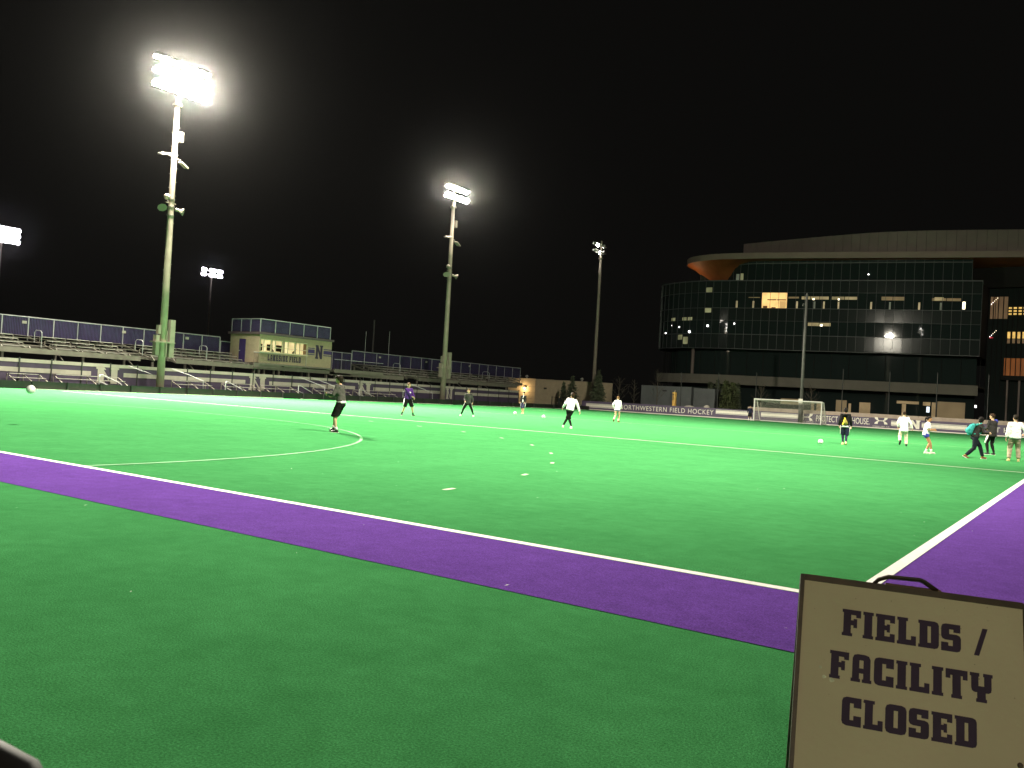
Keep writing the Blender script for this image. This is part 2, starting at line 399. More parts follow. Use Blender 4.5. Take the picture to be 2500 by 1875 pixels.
def mast(label, x, y, H, sgn, watts, aims, spread=3.6, rows=2, per=5, extras=True, lens='lens', m='galv', group='floodlight masts', cone=150, big=0.31, share=(0.5, 0.5), lampaims=None, r0=0.31, axis='y', gapk=None):
    t = thing('floodlight_mast', label, 'floodlight', (x, y, 0), group)
    b = MB(); b.tube([(x,y,-0.3), (x,y,H*0.35), (x,y,H*0.7), (x,y,H-0.9)], [r0, r0*0.86, r0*0.72, r0*0.62], 16); b.build('pole', M[m], t, True)
    MB().tube([(x,y,H-1.6), (x,y,H-1.45)], [r0*1.15]*2, 12).build('collar', M['box'], t)
    MB().tube([(x,y,H-1.45), (x,y,H+1.2)], [0.13]*2, 10).build('mast_top', M[m], t)
    for r in range(rows):
        z = H - 0.6 + r*1.05
        a, c = ((x, y-spread/2-0.2, z), (x, y+spread/2+0.2, z)) if axis == 'y' else ((x-spread/2-0.2, y, z), (x+spread/2+0.2, y, z))
        MB().beam(a, c, 0.12, 0.12).build('crossarm', M['box'], t)
        for k in range(per):
            u = -spread/2 + spread*k/(per-1)
            if gapk: u = gapk[k]
            p = (x + sgn*0.42, y+u, z+0.12) if axis == 'y' else (x+u, y-0.42, z+0.12)
            la = (lampaims or aims); aim = Vector(la[(k + r) % len(la)])
            lamp(t, p, aim + Vector((random.uniform(-5,5), random.uniform(-5,5), 0)), lens, big)
    if extras:
        s = sgn
        for nm, z0, z1, dx, dy, w, d in (('control_box', 2.9, 5.9, 0.10*s, 0.62, 0.5, 0.42), ('control_box', 3.0, 4.6, 0.05*s, -0.60, 0.45, 0.3), ('control_box', 4.7, 5.4, 0.05*s, -0.45, 0.35, 0.22)):
            MB().box(x+dx-w/2, x+dx+w/2, y+dy-d/2, y+dy+d/2, z0, z1).build(nm, M['box'], t)
        MB().tube([(x+0.38*s, y+0.1, 2.9), (x+0.38*s, y+0.1, 5.0)], [0.05]*2, 8).build('conduit', M['box'], t)
        MB().box(x-0.36, x+0.36, y-0.9, y+0.9, 4.02, 4.12).build('bracket', M['box'], t)
        for z in (14.2, 14.9, 15.5):
            MB().tube([(x,y,z-0.03),(x,y,z+0.03)], [r0*0.88]*2, 14).build('strap', M['darkpole'], t)
        horn(t, (x+0.25*s, y-0.75, 14.7), (0.5*s, -0.8, -0.25), M['box'])
        horn(t, (x+0.25*s, y+0.55, 14.7), (0.6*s, 0.7, -0.25), M['box'])
        MB().ball((x+0.2*s, y-0.55, 15.6), 0.24, 10, 8).build('camera_dome', M['box'], t, True)
        MB().beam((x, y-0.5, 15.2), (x, y+0.4, 15.2), 0.08, 0.08).build('bracket', M['box'], t)
        MB().obox((x+0.1*s, y-1.5, 18.75), (0.55*s,0,-0.1), (0,0.9,0.22), (0,-0.03,0.12)).build('side_floodlight', M['box'], t)
        MB().obox((x+0.1*s, y+0.3, 18.55), (0.55*s,0,-0.1), (0,0.6,-0.35), (0,0.03,0.12)).build('side_floodlight', M['box'], t)
        MB().beam((x, y-1.1, 19.05), (x, y+0.6, 18.8), 0.07, 0.07).build('bracket', M['box'], t)
        MB().box(x+0.1*s-0.2, x+0.1*s+0.2, y+0.25, y+0.55, 20.2, 21.0).build('junction_box', M['box'], t)
        st = MB()
        for i in range(28):
            z = 6.5 + i*0.55; sd = 1 if i % 2 else -1
            st.tube([(x, y+sd*r0*0.6, z), (x, y+sd*(r0*0.8+0.14), z)], [0.016]*2, 5)
        so = st.build('climbing_pegs', M['darkpole'], t)
    for i, (aim, f) in enumerate(zip(aims, share)):
        if watts: spot(t, 'flood_beam', (x + sgn*0.9, y + (1.25 if i else -1.25), H + 0.3), aim, watts*f, cone)
    return t
LEFT_AIM = [(-26, 22, 0), (-30, 40, 0)]
mast('tall floodlight mast nearest on the left, glaring above the stand beside the press box', -60.3, 33.4, 24.6, 1, FLOOD*1.6, [(-41.3, 30.6, 0), (-41.1, 21.7, 0)], 4.4, 3, 8, cone=152, big=0.36)
mast('second floodlight mast rising in front of the right stretch of the stand', -60.3, 69.0, 24.0, 1, FLOOD*0.30, [(-32, 58, 0), (-24, 76, 0)], 3.6, 2, 7, cone=160, big=0.34)
mast('floodlight mast by the side line to the right of the pitch', 5.0, 15.0, 25.0, -1, FLOOD*0.71, [(-19, 11.6, 0), (-13.4, 59, 0)], 3.6, 2, 6, cone=91.4, share=(0.4, 0.6))
mast('farther floodlight mast right of the pitch towards the glass building', 5.0, 50.5, 25.0, -1, FLOOD*0.30, [(-38, 38.6, 0), (-7, 60, 0)], 3.6, 2, 6, cone=90)
mast('floodlight mast behind the dark conifers seen from its back with two lamps showing', -63.6, 110, 25.0, -1, 0, [(-120, 96, 0)], 2.6, 2, 4, False, r0=0.3,
     lampaims=[(-100, 120, 0), (-85, 150, 0), (-66, 60, 6), (-95, 135, 0)])
mast('distant floodlight mast with three lamp clusters behind the left stand', -165, 113, 25.0, 1, 0, [(-60, 60, 0)], 3.4, 2, 7, False, 'lens_far', r0=0.26, gapk=[-2.5, -2.0, -0.5, 0.1, 0.6, 1.7, 2.2], lampaims=[(0, -10, 0)], big=0.40)
mast('far floodlight mast cut off by the left picture edge above the stand', -166, 68.5, 25.0, 1, 0, [(-60, 60, 0)], 5.4, 3, 9, False, 'lens_far', r0=0.26, lampaims=[(0, -10, 0)], big=0.46)
# distant unlit pole and two thin aerials behind the stand
for lab, x, y, h, r in (('thin pale aerial standing behind the stand just right of the press box', -71, 67.1, 8.0, 0.035), ('thin pale aerial farther right behind the stand', -71, 71.2, 8.4, 0.035), ('dim unlit pole rising behind the two thin aerials', -86, 84, 11.2, 0.12)):
    o = MB().tube([(x, y, -0.1), (x, y, h)], [r, r*0.8], 8).build('pole' if r > 0.1 else 'aerial', M['darkpole'] if r > 0.1 else M['rail']); tag(o, lab, 'pole' if r > 0.1 else 'aerial')

# ------------------------------------------------------------------ assumed street lamp, unseen, added behind the viewpoint to light the notice board
t = thing('assumed_street_lamp', 'assumed warm street lamp added behind the pitch corner to light the notice board', 'street lamp', (4.5, -14, 0))
MB().tube([(4.5,-14,-0.1), (4.5,-14,4.4)], [0.09, 0.06], 10).build('pole', M['blackmetal'], t)
MB().tube([(4.5,-14,4.4), (4.5,-14,4.5), (4.5,-14,4.95), (4.5,-14,5.1)], [0.12, 0.2, 0.26, 0.05], 12).build('lantern_cap', M['blackmetal'], t)
MB().tube([(4.5,-14,4.2), (4.5,-14,4.4)], [0.13, 0.17], 12).build('lamp_glass', emit('assumed_lantern_glass', (1.0, 0.72, 0.38), 8), t)
sl = spot(t, 'assumed_lamp_beam', (4.5, -14, 4.1), (0.9, -4.5, 0.5), 2500, 140, 1.0, 0.12, (1.0, 0.78, 0.50))

# ------------------------------------------------------------------ black boards along the left side line
t = thing('perimeter_board', 'low black kick board running along the far left side of the pitch', 'board', (-58, 45, 0))
y = 8.0; pm = [MB().box(-0.03, 0.03, 0.012, 2.388, -0.05, 0.52).mesh('panel', M['board']) for _ in range(1)]
while y < 99:
    o = link('panel', pm[0], t); o.location = (-58.15 + random.uniform(-.012,.012), y, random.uniform(-.015, .015)); y += 2.4
b = MB(); y = 8.0
while y < 99.2:
    b.box(-58.12, -57.99, y-0.03, y+0.03, -0.05, 0.545); y += 2.4
b.build('post_row', M['blackmetal'], t)
t = thing('kerb', 'pale kerb strip at the foot of the black board', 'kerb', (-57.9, 50, 0))
y = 8.0
while y < 99:
    if random.random() < 0.75: MB().box(-58.04, -57.86, y+0.02, y+1.96, -0.05, random.uniform(0.015, 0.04)).build('kerb_stone', M['kerb'], t)
    y += 2.0

# ------------------------------------------------------------------ purple fence with pale stripes
FX = -62.0
t = thing('fence', 'purple screened fence with pale stripes under the stand', 'fence', (FX, 55, 0))
PITCH = 2.27
ys = [12.0 + PITCH*i for i in range(36)]
ys = [v for v in ys if v < 88.4]
Ns = [(29.95, 1.85), (44.3, 1.9), (58.1, 1.9), (72.3, 1.2)]
for i in range(len(ys)-1):
    a, c = ys[i]+0.05, ys[i+1]-0.05
    MB().box(FX-0.02, FX+0.02, a, c, 0.06, 2.06).build('screen_panel', M['purple'], t)
for i, v in enumerate(ys):
    MB().box(FX-0.03, FX+0.05, v-0.045, v+0.045, -0.05, 2.16).build('post', M['blackmetal'], t)
def stripe(y0, y1, z0, z1, m='stripe', x=FX+0.03):
    cuts = [v for v in ys if y0 < v < y1]; e = [y0]+cuts+[y1]
    for a, c in zip(e, e[1:]):
        if c-a > 0.12: MB().box(x-0.006, x, a+0.05, c-0.05, z0, z1).build('stripe', M[m], t)
edges = [12.0] + sum([[n-w/2-0.35, n+w/2+0.35] for n, w in Ns], []) + [ys[-1]]
stripe(12.0, ys[-1], 1.80, 2.05)
for a, c in zip(edges[::2], edges[1::2]): stripe(a, c, 1.10, 1.43)
for n, w in Ns:
    R = (0, 1, 0); U = (0, 0, 1)
    polys, _ = block_text('N')
    put(curve_mesh('lettering', polys, 0.002), 'letter', M['stripe'], t, (FX+0.036, n-w/2, 0.55), R, U, w, 1.24)
    inner = [[(0.95,0.9),(2.1,0.9),(2.1,7.2),(2.1,7.2)], [(5.45,2.6),(6.6,2.6),(6.6,9.2),(5.45,9.2)]]
    put(curve_mesh('lettering', [[(2.75,9.0),(3.9,9.0),(4.9,6.2),(4.9,2.2),(4.6,2.0)]], 0.002), 'letter_core', M['purple'], t, (FX+0.041, n-w*0.18, 0.85), R, U, w*0.34, 0.75)

# low aluminium team benches in front of the fence, with bent handrails
def bench(y0, y1, label, h=(0.46, 0.80, 1.08)):
    g = thing('bench', label, 'bench', (-60.4, (y0+y1)/2, 0), 'low aluminium benches along the purple fence')
    for i, z in enumerate(h):
        x = -59.7 - 0.55*i; e = 0.5*i
        MB().box(x-0.13, x+0.13, y0+0.15*i, y1-0.25*i, z-0.04, z).build('plank', M['alu'], g)
    n = max(2, int((y1-y0)/1.9))
    for k in range(n+1):
        yy = y0+0.3 + (y1-y0-0.6)*k/n
        b = MB(); b.beam((-59.5, yy, 0.0), (-59.5, yy, h[0]-0.04), 0.05, 0.05); b.beam((-59.5, yy, h[0]-0.07), (-61.0, yy, h[-1]-0.07), 0.05, 0.05); b.beam((-61.0, yy, 0), (-61.0, yy, h[-1]-0.04), 0.05, 0.05)
        b.build('support', M['green_steel'], g)
bench(13.0, 21.2, 'leftmost low aluminium bench, cut by the picture edge')
bench(21.8, 24.6, 'short low bench between the first white ball and the next handrail', (0.46, 0.74, 1.0))
bench(25.0, 30.6, 'low aluminium bench under the first white N of the fence')
bench(34.6, 38.4, 'low aluminium bench just right of the nearest floodlight mast')
bench(39.4, 43.2, 'low aluminium bench left of the second white N')
bench(43.6, 47.6, 'low aluminium bench below the press box lettering')
bench(49.8, 54.4, 'low aluminium bench partly hidden by the player in grey')
bench(55.2, 61.2, 'low aluminium bench below the third white N')
def handrail(y, label, flip=1):
    g = thing('handrail', label, 'handrail', (-59.6, y, 0), 'bent handrails at the benches')
    MB().tube([(-59.5, y, 0), (-59.5, y, 1.12), (-59.55, y+0.12, 1.22), (-59.6, y+0.3, 1.2), (-59.6, y+1.75, 0.62), (-59.6, y+1.85, 0.5), (-59.6, y+1.85, 0.0)], 0.032, 6).build('rail', M['rail'], g)
    MB().tube([(-59.55, y, 0.72), (-59.6, y+1.8, 0.1)], 0.026, 6).build('lower_rail', M['rail'], g)
handrail(27.9, 'leftmost bent handrail, below the nearest stretch of stand')
handrail(39.0, 'bent handrail between the nearest mast and the second white N')
handrail(47.0, 'bent handrail right of the second white N')
handrail(54.9, 'bent handrail beside the player in grey')
handrail(61.4, 'bent handrail left of the player in purple')
def ramp_rail(y, label):
    o = MB().tube([(-61.8, y, 2.0), (-60.9, y+1.1, 1.55), (-60.2, y+1.9, 1.15), (-60.2, y+1.95, 0.0)], 0.03, 6).build('stair_rail', M['rail'])
    tag(o, label, 'stair rail', 'stair rails coming down through the fence')
for y, l in ((31.6, 'sloping stair rail just left of the nearest mast'), (35.4, 'sloping stair rail just right of the nearest mast'), (49.0, 'sloping stair rail left of the player in grey'), (50.8, 'sloping stair rail right against the player in grey'), (65.2, 'sloping stair rail behind the player in purple')):
    ramp_rail(y, l)

# ------------------------------------------------------------------ stands
def stand(label, y0, y1, aisles, END=0, beams=None, bay=1.95):
    t = thing('grandstand', label, 'grandstand', (-66.5, (y0+y1)/2, 0), 'raised aluminium stands')
    X = [-64.7, -65.5, -66.3, -67.1]; Z = [3.04, 3.33, 3.62, 3.92]
    n = int((y1-y0)/bay); bw = (y1-y0)/n
    pl = MB().box(-0.14, 0.14, 0.10, bw-0.10, -0.045, 0).mesh('seat_plank', M['alu'])
    fp = MB().box(-0.16, 0.16, 0.03, bw-0.03, -0.05, 0).mesh('foot_plank', M['green_steel'])
    pan = MB().box(-0.012, 0.012, 0.05, bw-0.05, 3.98, 5.38).mesh('mesh_panel', M['navy_mesh'])
    for k in range(n):
        yy = y0 + k*bw; aisle = any(a <= yy + bw/2 <= a+1.3 for a in aisles)
        for i in range(4):
            lim = END - (69 + X[i])*1.6 if END else 1e9
            if yy + bw > lim: continue
            if not aisle:
                o = link('seat_plank', pl, t); o.location = (X[i], yy, Z[i])
            o = link('foot_plank', fp, t); o.location = (X[i]-0.36, yy, Z[i]-0.17)
        o = link('mesh_panel', pan, t); o.location = (-69, yy, 0)
    for k in range(n+1):
        yy = y0 + k*bw
        xf = -64.1 if not END else min(-64.1, -69 + max(0, (END-yy))/1.6)
        b = MB(); b.beam((xf, yy, 2.62+(-64.1-xf)*0.253), (-69.0, yy, 3.86), 0.09, 0.16)
        for i in [q for q in range(4) if X[q] < xf+0.1]: b.beam((X[i], yy, Z[i]-0.04), (X[i], yy, Z[i]-0.42), 0.06, 0.06)
        if xf > -64.2: b.beam((-64.05, yy, 2.6), (-64.6, yy, 3.0), 0.08, 0.1)
        b.build('stringer', M['green_steel'], t)
        MB().beam((-69, yy, 3.6), (-69, yy, 5.42), 0.07, 0.07, (1,0,0)).build('rail_post', M['rail'], t)
        if k % 3 == 0:
            for xx, zz in (((-64.3, 2.5), (-68.5, 3.6)) if xf > -64.2 else ((-68.5, 3.6),)):
                MB().beam((xx, yy, -0.1), (xx, yy, zz), 0.16, 0.16, (1,0,0)).build('column', M['green_steel'], t)
            if xf > -64.2: MB().beam((-64.3, yy, 0.4), (-68.5, yy, 2.9), 0.08, 0.08).build('brace', M['green_steel'], t)
    MB().tube([(-69, y0, 5.44), (-69, y1, 5.44)], [0.045]*2, 8).build('top_rail', M['rail'], t)
    MB().tube([(-69, y0, 3.95), (-69, y1, 3.95)], [0.03]*2, 6).build('bottom_rail', M['green_steel'], t)
    for (a, c, za, zb) in beams:
        MB().box(-64.16, -64.0, a, c, za, zb).build('front_beam', M['green_steel'], t)
    MB().box(-68.6, -68.45, y0, y1, 2.9, 3.25).build('rear_beam', M['green_steel'], t)
    b = MB()                                            # cross rails under the deck
    for xx, zz in ((-65.5, 2.75), (-66.8, 3.05)): b.box(xx-0.05, xx+0.05, y0, min(y1, END - (69+xx)*1.6) if END else y1, zz-0.06, zz+0.06)
    b.build('purlin', M['green_steel'], t)
    for a in aisles:
        b = MB()
        b.tube([(-65.3, a+0.65, 3.0), (-65.3, a+0.65, 4.15), (-65.5, a+0.65, 4.3), (-66.2, a+0.65, 4.35), (-66.4, a+0.65, 4.2), (-66.4, a+0.65, 3.4)], 0.03, 6)
        b.build('aisle_rail', M['rail'], t)
        MB().box(-68.98, -68.95, a+0.9, a+1.25, 4.9, 5.12).build('row_sign', M['stripe'], t)
    for yy in (y0, y1):
        MB().tube([(-69, yy, 5.42), (-69, yy, 3.0)], 0.04, 6).build('end_rail', M['rail'], t)
    return t
stand('raised aluminium stand left of the press box', 11.2, 45.2, [25.8, 34.2, 40.5], beams=[(9, 33.9, 2.50, 2.88), (37.2, 58.0, 2.52, 2.90)])
stand('raised aluminium stand right of the press box', 63.0, 97.4, [66.5, 75.0, 84.0], END=97.6, beams=[(55, 66.4, 2.42, 2.84), (69.0, 76.5, 2.45, 2.84), (77.0, 89.4, 2.45, 2.86)])
# walkway linking the stands past the press box
t = thing('walkway', 'railed walkway beside and behind the press box', 'walkway', (-67, 54, 0))
for a, c, z in ((45.3, 48.6, 5.05), (55.6, 62.9, 5.12)):
    MB().box(-68.9, -64.1, a, c, 3.0, 3.08).build('deck', M['green_steel'], t)
    MB().box(-64.0, -63.9, a, c, 2.7, 3.1).build('edge_beam', M['green_steel'], t)
    n = int((c-a)/1.8)+1
    for k in range(n+1):
        yy = a+(c-a)*k/n
        MB().beam((-69, yy, 3.0), (-69, yy, z), 0.06, 0.06, (1,0,0)).build('post', M['rail'], t)
        if k < n: MB().box(-69.01, -68.99, yy+0.05, yy+(c-a)/n-0.05, 3.2, z-0.08).build('mesh_panel', M['navy_mesh'], t)
    MB().tube([(-69, a, z), (-69, c, z)], [0.04]*2, 6).build('top_rail', M['rail'], t)
    MB().tube([(-64.0, a, 4.1), (-64.0, c, 4.1)], [0.03]*2, 6).build('front_rail', M['rail'], t)
    b = MB()
    for k in range(int((c-a)/0.14)): b.beam((-64.0, a+0.07+k*0.14, 3.1), (-64.0, a+0.07+k*0.14, 4.08), 0.02, 0.02, (1,0,0))
    tag(b.build('picket', M['blackmetal'], t), kind='stuff')
    for k in range(3): MB().beam((-64.4, a+0.5+k*(c-a-1)/2, -0.1), (-64.4, a+0.5+k*(c-a-1)/2, 2.98), 0.14, 0.14, (1,0,0)).build('column', M['green_steel'], t)
# ------------------------------------------------------------------ press box
pb = thing('press_box', 'cream block press box with four lit windows above the stand', 'press box', (-66, 50.5, 3.1))
Y0, Y1, XF, XB = 45.9, 55.1, -64.0, -68.3
wins = [(46.05, 47.35), (47.42, 48.72), (48.95, 50.30), (50.40, 51.85)]
ZW0, ZW1 = 4.22, 5.42
def front(a, c, z0, z1, name='wall', m='block'):
    return MB().box(XF-0.2, XF, a, c, z0, z1).build(name, M[m], pb)
front(Y0, Y1, 3.15, ZW0); front(Y0, Y1, ZW1, 5.84)
front(Y0, wins[0][0], ZW0, ZW1); front(wins[3][1], Y1, ZW0, ZW1)
for i in range(3): front(wins[i][1], wins[i+1][0], ZW0, ZW1)
MB().box(XB, XF-0.2, Y1-0.2, Y1, 3.15, 5.84).build('wall', M['block'], pb)
MB().box(XB, XB+0.2, Y0, Y1-0.2, 3.15, 5.84).build('wall', M['block'], pb)
# left side wall with its door
dy0, dy1 = -67.0, -66.0
MB().box(XB+0.2, dy0, Y0, Y0+0.2, 3.15, 5.84).build('wall', M['block'], pb)
MB().box(dy1, XF-0.2, Y0, Y0+0.2, 3.15, 5.84).build('wall', M['block'], pb)
MB().box(dy0, dy1, Y0, Y0+0.2, 5.35, 5.84).build('wall', M['block'], pb)
d = MB().box(dy0, dy1, Y0+0.03, Y0+0.10, 3.15, 5.35).build('door', M['purple_paint'], pb)
MB().box(dy0+0.08, dy0+0.2, Y0-0.05, Y0+0.03, 4.2, 4.28).build('handle', M['rail'], d)
# recessed joints between block courses
b = MB()
for k in range(1, 13):
    z = 3.15 + k*0.205
    if not ZW0-0.02 < z < ZW1+0.02: b.box(XF, XF+0.004, Y0, Y1, z-0.006, z+0.006)
    else: b.box(XF, XF+0.004, wins[3][1]+0.05, Y1, z-0.006, z+0.006)
b.build('mortar_joints', mat('mortar', (0.27, 0.24, 0.17), 0.9, 0.1, 5), pb)
MB().box(XB-0.25, XF+0.15, Y0-0.15, Y1+0.15, 5.84, 6.05).build('roof', M['maroon'], pb)
MB().box(XB, XF-0.02, Y0+0.2, Y1-0.02, 3.0, 3.15).build('floor', M['green_steel'], pb)
MB().box(XB+0.25, XF-0.25, Y0+0.25, Y1-0.25, 3.15, 3.2).build('inner_floor', M['dimroom'], pb)
MB().box(XB+0.22, XB+0.26, Y0+0.22, Y1-0.22, 3.2, 5.8).build('lit_back_wall', M['glow'], pb)
for k in range(5):
    MB().box(XB+0.3, XB+0.36, 46.6+k*1.15, 47.3+k*1.15, 4.5, 5.15).build('wall_picture', M['dimroom'], pb)
for k, yy in enumerate((46.4, 47.9, 49.2, 50.7)):
    MB().box(-66.0, -65.8, yy, yy+0.18, 3.2, 5.8).build('room_post', emit('lit_post', (1.0, 0.85, 0.45), 1.0), pb)
b = MB()
for yy in (46.9, 48.4, 49.7, 51.2): b.ball((-65.2, yy, 4.35), (0.18, 0.22, 0.25), 8, 6)
b.build('monitor', M['dimroom'], pb)
MB().box(-65.4, -64.4, Y0+0.3, 51.9, 4.05, 4.12).build('counter', M['wframe'], pb)
for a, c in wins:
    f = MB()
    for z0, z1 in ((ZW0, ZW0+0.06), (ZW1-0.08, ZW1), (ZW0+0.44, ZW0+0.50)): f.box(XF-0.14, XF-0.04, a, c, z0, z1)
    for q0, q1 in ((a, a+0.06), (c-0.06, c), ((a+c)/2-0.03-0.2, (a+c)/2+0.03-0.2)): f.box(XF-0.135, XF-0.045, q0, q1, ZW0+0.001, ZW1-0.001)
    fo = f.build('window', M['wframe'], pb)
    MB().box(XF+0.0, XF+0.09, a-0.06, c+0.06, ZW0-0.07, ZW0-0.003).build('sill', M['wframe'], fo)
RY, UZ = (0, 1, 0), (0, 0, 1)
letters('LAKESIDE FIELD', 'lettering', M['navy_paint'], pb, (XF+0.010, 46.95, 3.42), RY, UZ, 4.1, 0.56, 1.5)
letters('N', 'letter', M['navy_paint'], pb, (XF+0.012, 52.9, 3.98), RY, UZ, 1.0, 1.38)
for a, c in ((51.95, 52.8), (54.0, Y1)):
    for z0, z1, m in ((4.50, 4.86, 'purple_paint'), (4.95, 5.03, 'purple_paint'), (4.32, 4.40, 'purple_paint')):
        MB().box(XF, XF+0.012, a, c, z0, z1).build('stripe', M[m], pb)
# roof rail with dark mesh
for k in range(6):
    yy = Y0 + (Y1-Y0-0.3)*k/5
    MB().beam((XF, yy, 6.05), (XF, yy, 7.26), 0.06, 0.06, (1,0,0)).build('rail_post', M['rail'], pb)
    if k < 5: MB().box(XF-0.01, XF+0.01, yy+0.06, yy+(Y1-Y0-0.3)/5-0.06, 6.12, 7.2).build('mesh_panel', M['navy_mesh'], pb)
for k in range(3):
    xx = XB+0.1 + (XF-XB-0.1)*k/3
    MB().beam((xx, Y0, 6.05), (xx, Y0, 7.26), 0.06, 0.06, (1,0,0)).build('rail_post', M['rail'], pb)
    MB().box(xx+0.06, xx+(XF-XB-0.1)/3-0.06, Y0-0.01, Y0+0.01, 6.12, 7.2).build('mesh_panel', M['navy_mesh'], pb)
MB().tube([(XB+0.1, Y0, 7.28), (XF, Y0, 7.28), (XF, Y1-0.3, 7.28)], 0.04, 6).build('top_rail', M['rail'], pb)
# outline of roof plant seen through the mesh
b = MB(); b.box(-66.8, -65.6, 47.2, 48.5, 6.05, 6.9); b.box(-67.0, -65.8, 50.0, 51.4, 6.05, 6.8); b.build('roof_unit', M['purple'], pb)
MB().tube([(XF+0.05, 51.7, 4.9), (XF+0.05, 51.7, 3.1), (XF+0.0, 51.2, 2.95), (XF, 49.0, 2.95)], 0.045, 6).build('drain_pipe', M['stripe'], pb)
for yy in (46.2, 48.6, 52.4, 54.8):
    for xx in (-64.3, -68.0): MB().beam((xx, yy, -0.1), (xx, yy, 3.0), 0.2, 0.2, (1,0,0)).build('column', M['green_steel'], pb)
MB().box(-64.06, -63.86, Y0, Y1, 2.98, 3.14).build('edge_beam', M['green_steel'], pb)

# ------------------------------------------------------------------ tan service building, kiosks and sheds behind the far left corner
t = thing('service_building', 'tan block service building with a glowing wall lamp', 'building', (-72, 114, 0))
A, Bc, Cc = Vector((-80.5, 111.0, 0)), Vector((-75.3, 111.4, 0)), Vector((-64.0, 117.0, 0))
def wallseg(p, q, z0, z1, th, name, m, par, out=None):
    d = (q-p); nrm = Vector((-d.y, d.x, 0)).normalized()
    return MB().obox((p.x, p.y, z0), (d.x, d.y, 0), nrm*th, (0, 0, z1-z0)).build(name, m, par)
wallseg(A, Bc, -0.1, 4.35, 0.3, 'wall', M['tan'], t)
wallseg(Bc, Cc, -0.1, 4.3, 0.3, 'wall', M['tan'], t)
wallseg(A+Vector((0,6,0)), A, -0.1, 4.35, 0.3, 'wall', M['tan'], t)
for k in (1, 2, 3):
    wallseg(A+Vector((0,-0.012,0)), Bc+Vector((0,-0.012,0)), 1.0*k, 1.0*k+0.025, 0.01, 'joint', M['maroon'], t)
b = MB(); b.add([(-80.6,110.9,4.36),(-75.2,111.3,4.36),(-63.9,116.9,4.36),(-63.9,124,4.36),(-80.6,124,4.36)], [(0,1,2,3,4)]); b.build('roof', M['maroon'], t)
lp = Vector((-77.2, 111.0, 2.72))
MB().ball(lp, (0.16, 0.14, 0.13), 10, 8).build('wall_lamp', emit('wall_lamp_glass', (1.0, 0.72, 0.36), 14), t)
MB().box(lp.x-0.2, lp.x+0.2, lp.y-0.1, lp.y+0.14, lp.z+0.14, lp.z+0.22).build('lamp_hood', M['blackmetal'], t)
l = bpy.data.lights.new('wall_lamp_light', 'POINT'); l.energy = 190; l.color = (1.0, 0.66, 0.3); l.shadow_soft_size = 0.1
lo = bpy.data.objects.new('wall_lamp_light', l); C.objects.link(lo); lo.location = (lp.x, lp.y-0.45, lp.z-0.1); lo.parent = t; lo.matrix_parent_inverse = Matrix.Translation(-t.location)
MB().box(-73.9, -73.4, 111.8, 111.95, 2.72, 2.98).build('wall_vent', M['blackmetal'], t)
for x, y in ((-79.0, 112), (-77.6, 112.2), (-69.2, 116.0)):
    v = MB(); v.tube([(x,y,4.3),(x,y,4.65)], [0.16]*2, 10); v.tube([(x,y,4.65),(x,y,4.75),(x,y,4.95)], [0.28, 0.3, 0.08], 10); v.build('roof_vent', M['stripe'], t)
t = thing('shed', 'dark grey sheet metal shed behind the far banner', 'shed', (-51.7, 113.5, 0))
MB().box(-56.4, -50.0, 112, 116, -0.1, 4.1).build('wall', M['shed'], t)
MB().box(-49.96, -48.3, 112.0, 116, -0.1, 4.12).build('side_bay', M['shed'], t)
MB().box(-52.9, -52.2, 111.97, 112, 3.3, 3.5).build('vent', M['blackmetal'], t)
t = thing('shed', 'lower ribbed dark shed right of the grey one', 'shed', (-46.6, 114, 0))
MB().box(-48.2, -44.9, 112.6, 116, -0.1, 4.0).build('wall', M['shed'], t)
b = MB()
for k in range(13): b.box(-48.2, -44.9, 112.57, 112.6, 0.3*k, 0.3*k+0.12)
b.build('ribs', M['shed'], t)
t = thing('goal_post_pad', 'yellow padded post standing up behind the far banner', 'padded post', (-46.5, 102, 0))
MB().tube([(-46.5,102,-0.1), (-46.5,102,3.1)], [0.30]*2, 8).build('pad', M['pad'], t)
MB().tube([(-46.5,102,3.1), (-46.45,102,3.4)], [0.08, 0.05], 8).build('post_top', M['concrete'], t)
MB().box(-46.62, -46.52, 101.68, 101.72, 2.0, 2.9).build('lacing', M['blackmetal'], t)
t = thing('gate', 'low black gate by the far left corner of the pitch', 'gate', (-63.5, 101, 0))
for x in (-65.5, -61.5): MB().beam((x,101,0), (x,101,1.6), 0.09, 0.09, (1,0,0)).build('post', M['blackmetal'], t)
for z in (0.5, 1.5): MB().beam((-65.5,101,z), (-61.5,101,z), 0.05, 0.05).build('rail', M['blackmetal'], t)

# ------------------------------------------------------------------ far banner
BY = 100.0
t = thing('banner', 'purple advertising banner with white lettering along the far end', 'banner', (-27, BY, 0))
xs = [-59.8 + 2.44*i for i in range(28)]
for a in xs:
    zt = 1.24 + 0.012*math.sin(a*1.7)
    MB().box(a+0.006, a+2.434, BY, BY+0.06, 0.10, zt).build('panel', M['purple2'], t)
MB().box(-59.8, 8.5, BY-0.10, BY-0.002, -0.05, 0.10).build('base_board', M['white_vinyl'], t)
RX = (1, 0, 0)
def bstripe(a, c, parts=((0.53, 0.59), (0.64, 0.97), (1.02, 1.08))):
    for z0, z1 in parts: MB().box(a, c, BY-0.008, BY, z0, z1).build('stripe', M['white_vinyl'], t)
bstripe(-59.1, -54.6, ((0.34, 0.42), (0.46, 0.78), (0.82, 0.90)))
put(font_mesh('NORTHWESTERN FIELD HOCKEY', 1.15), 'lettering', M['white_vinyl'], t, (-53.75, BY-0.008, 0.36), RX, UZ, 13.7, 0.62)
bstripe(-39.75, -35.1); bstripe(-33.8, -29.2)
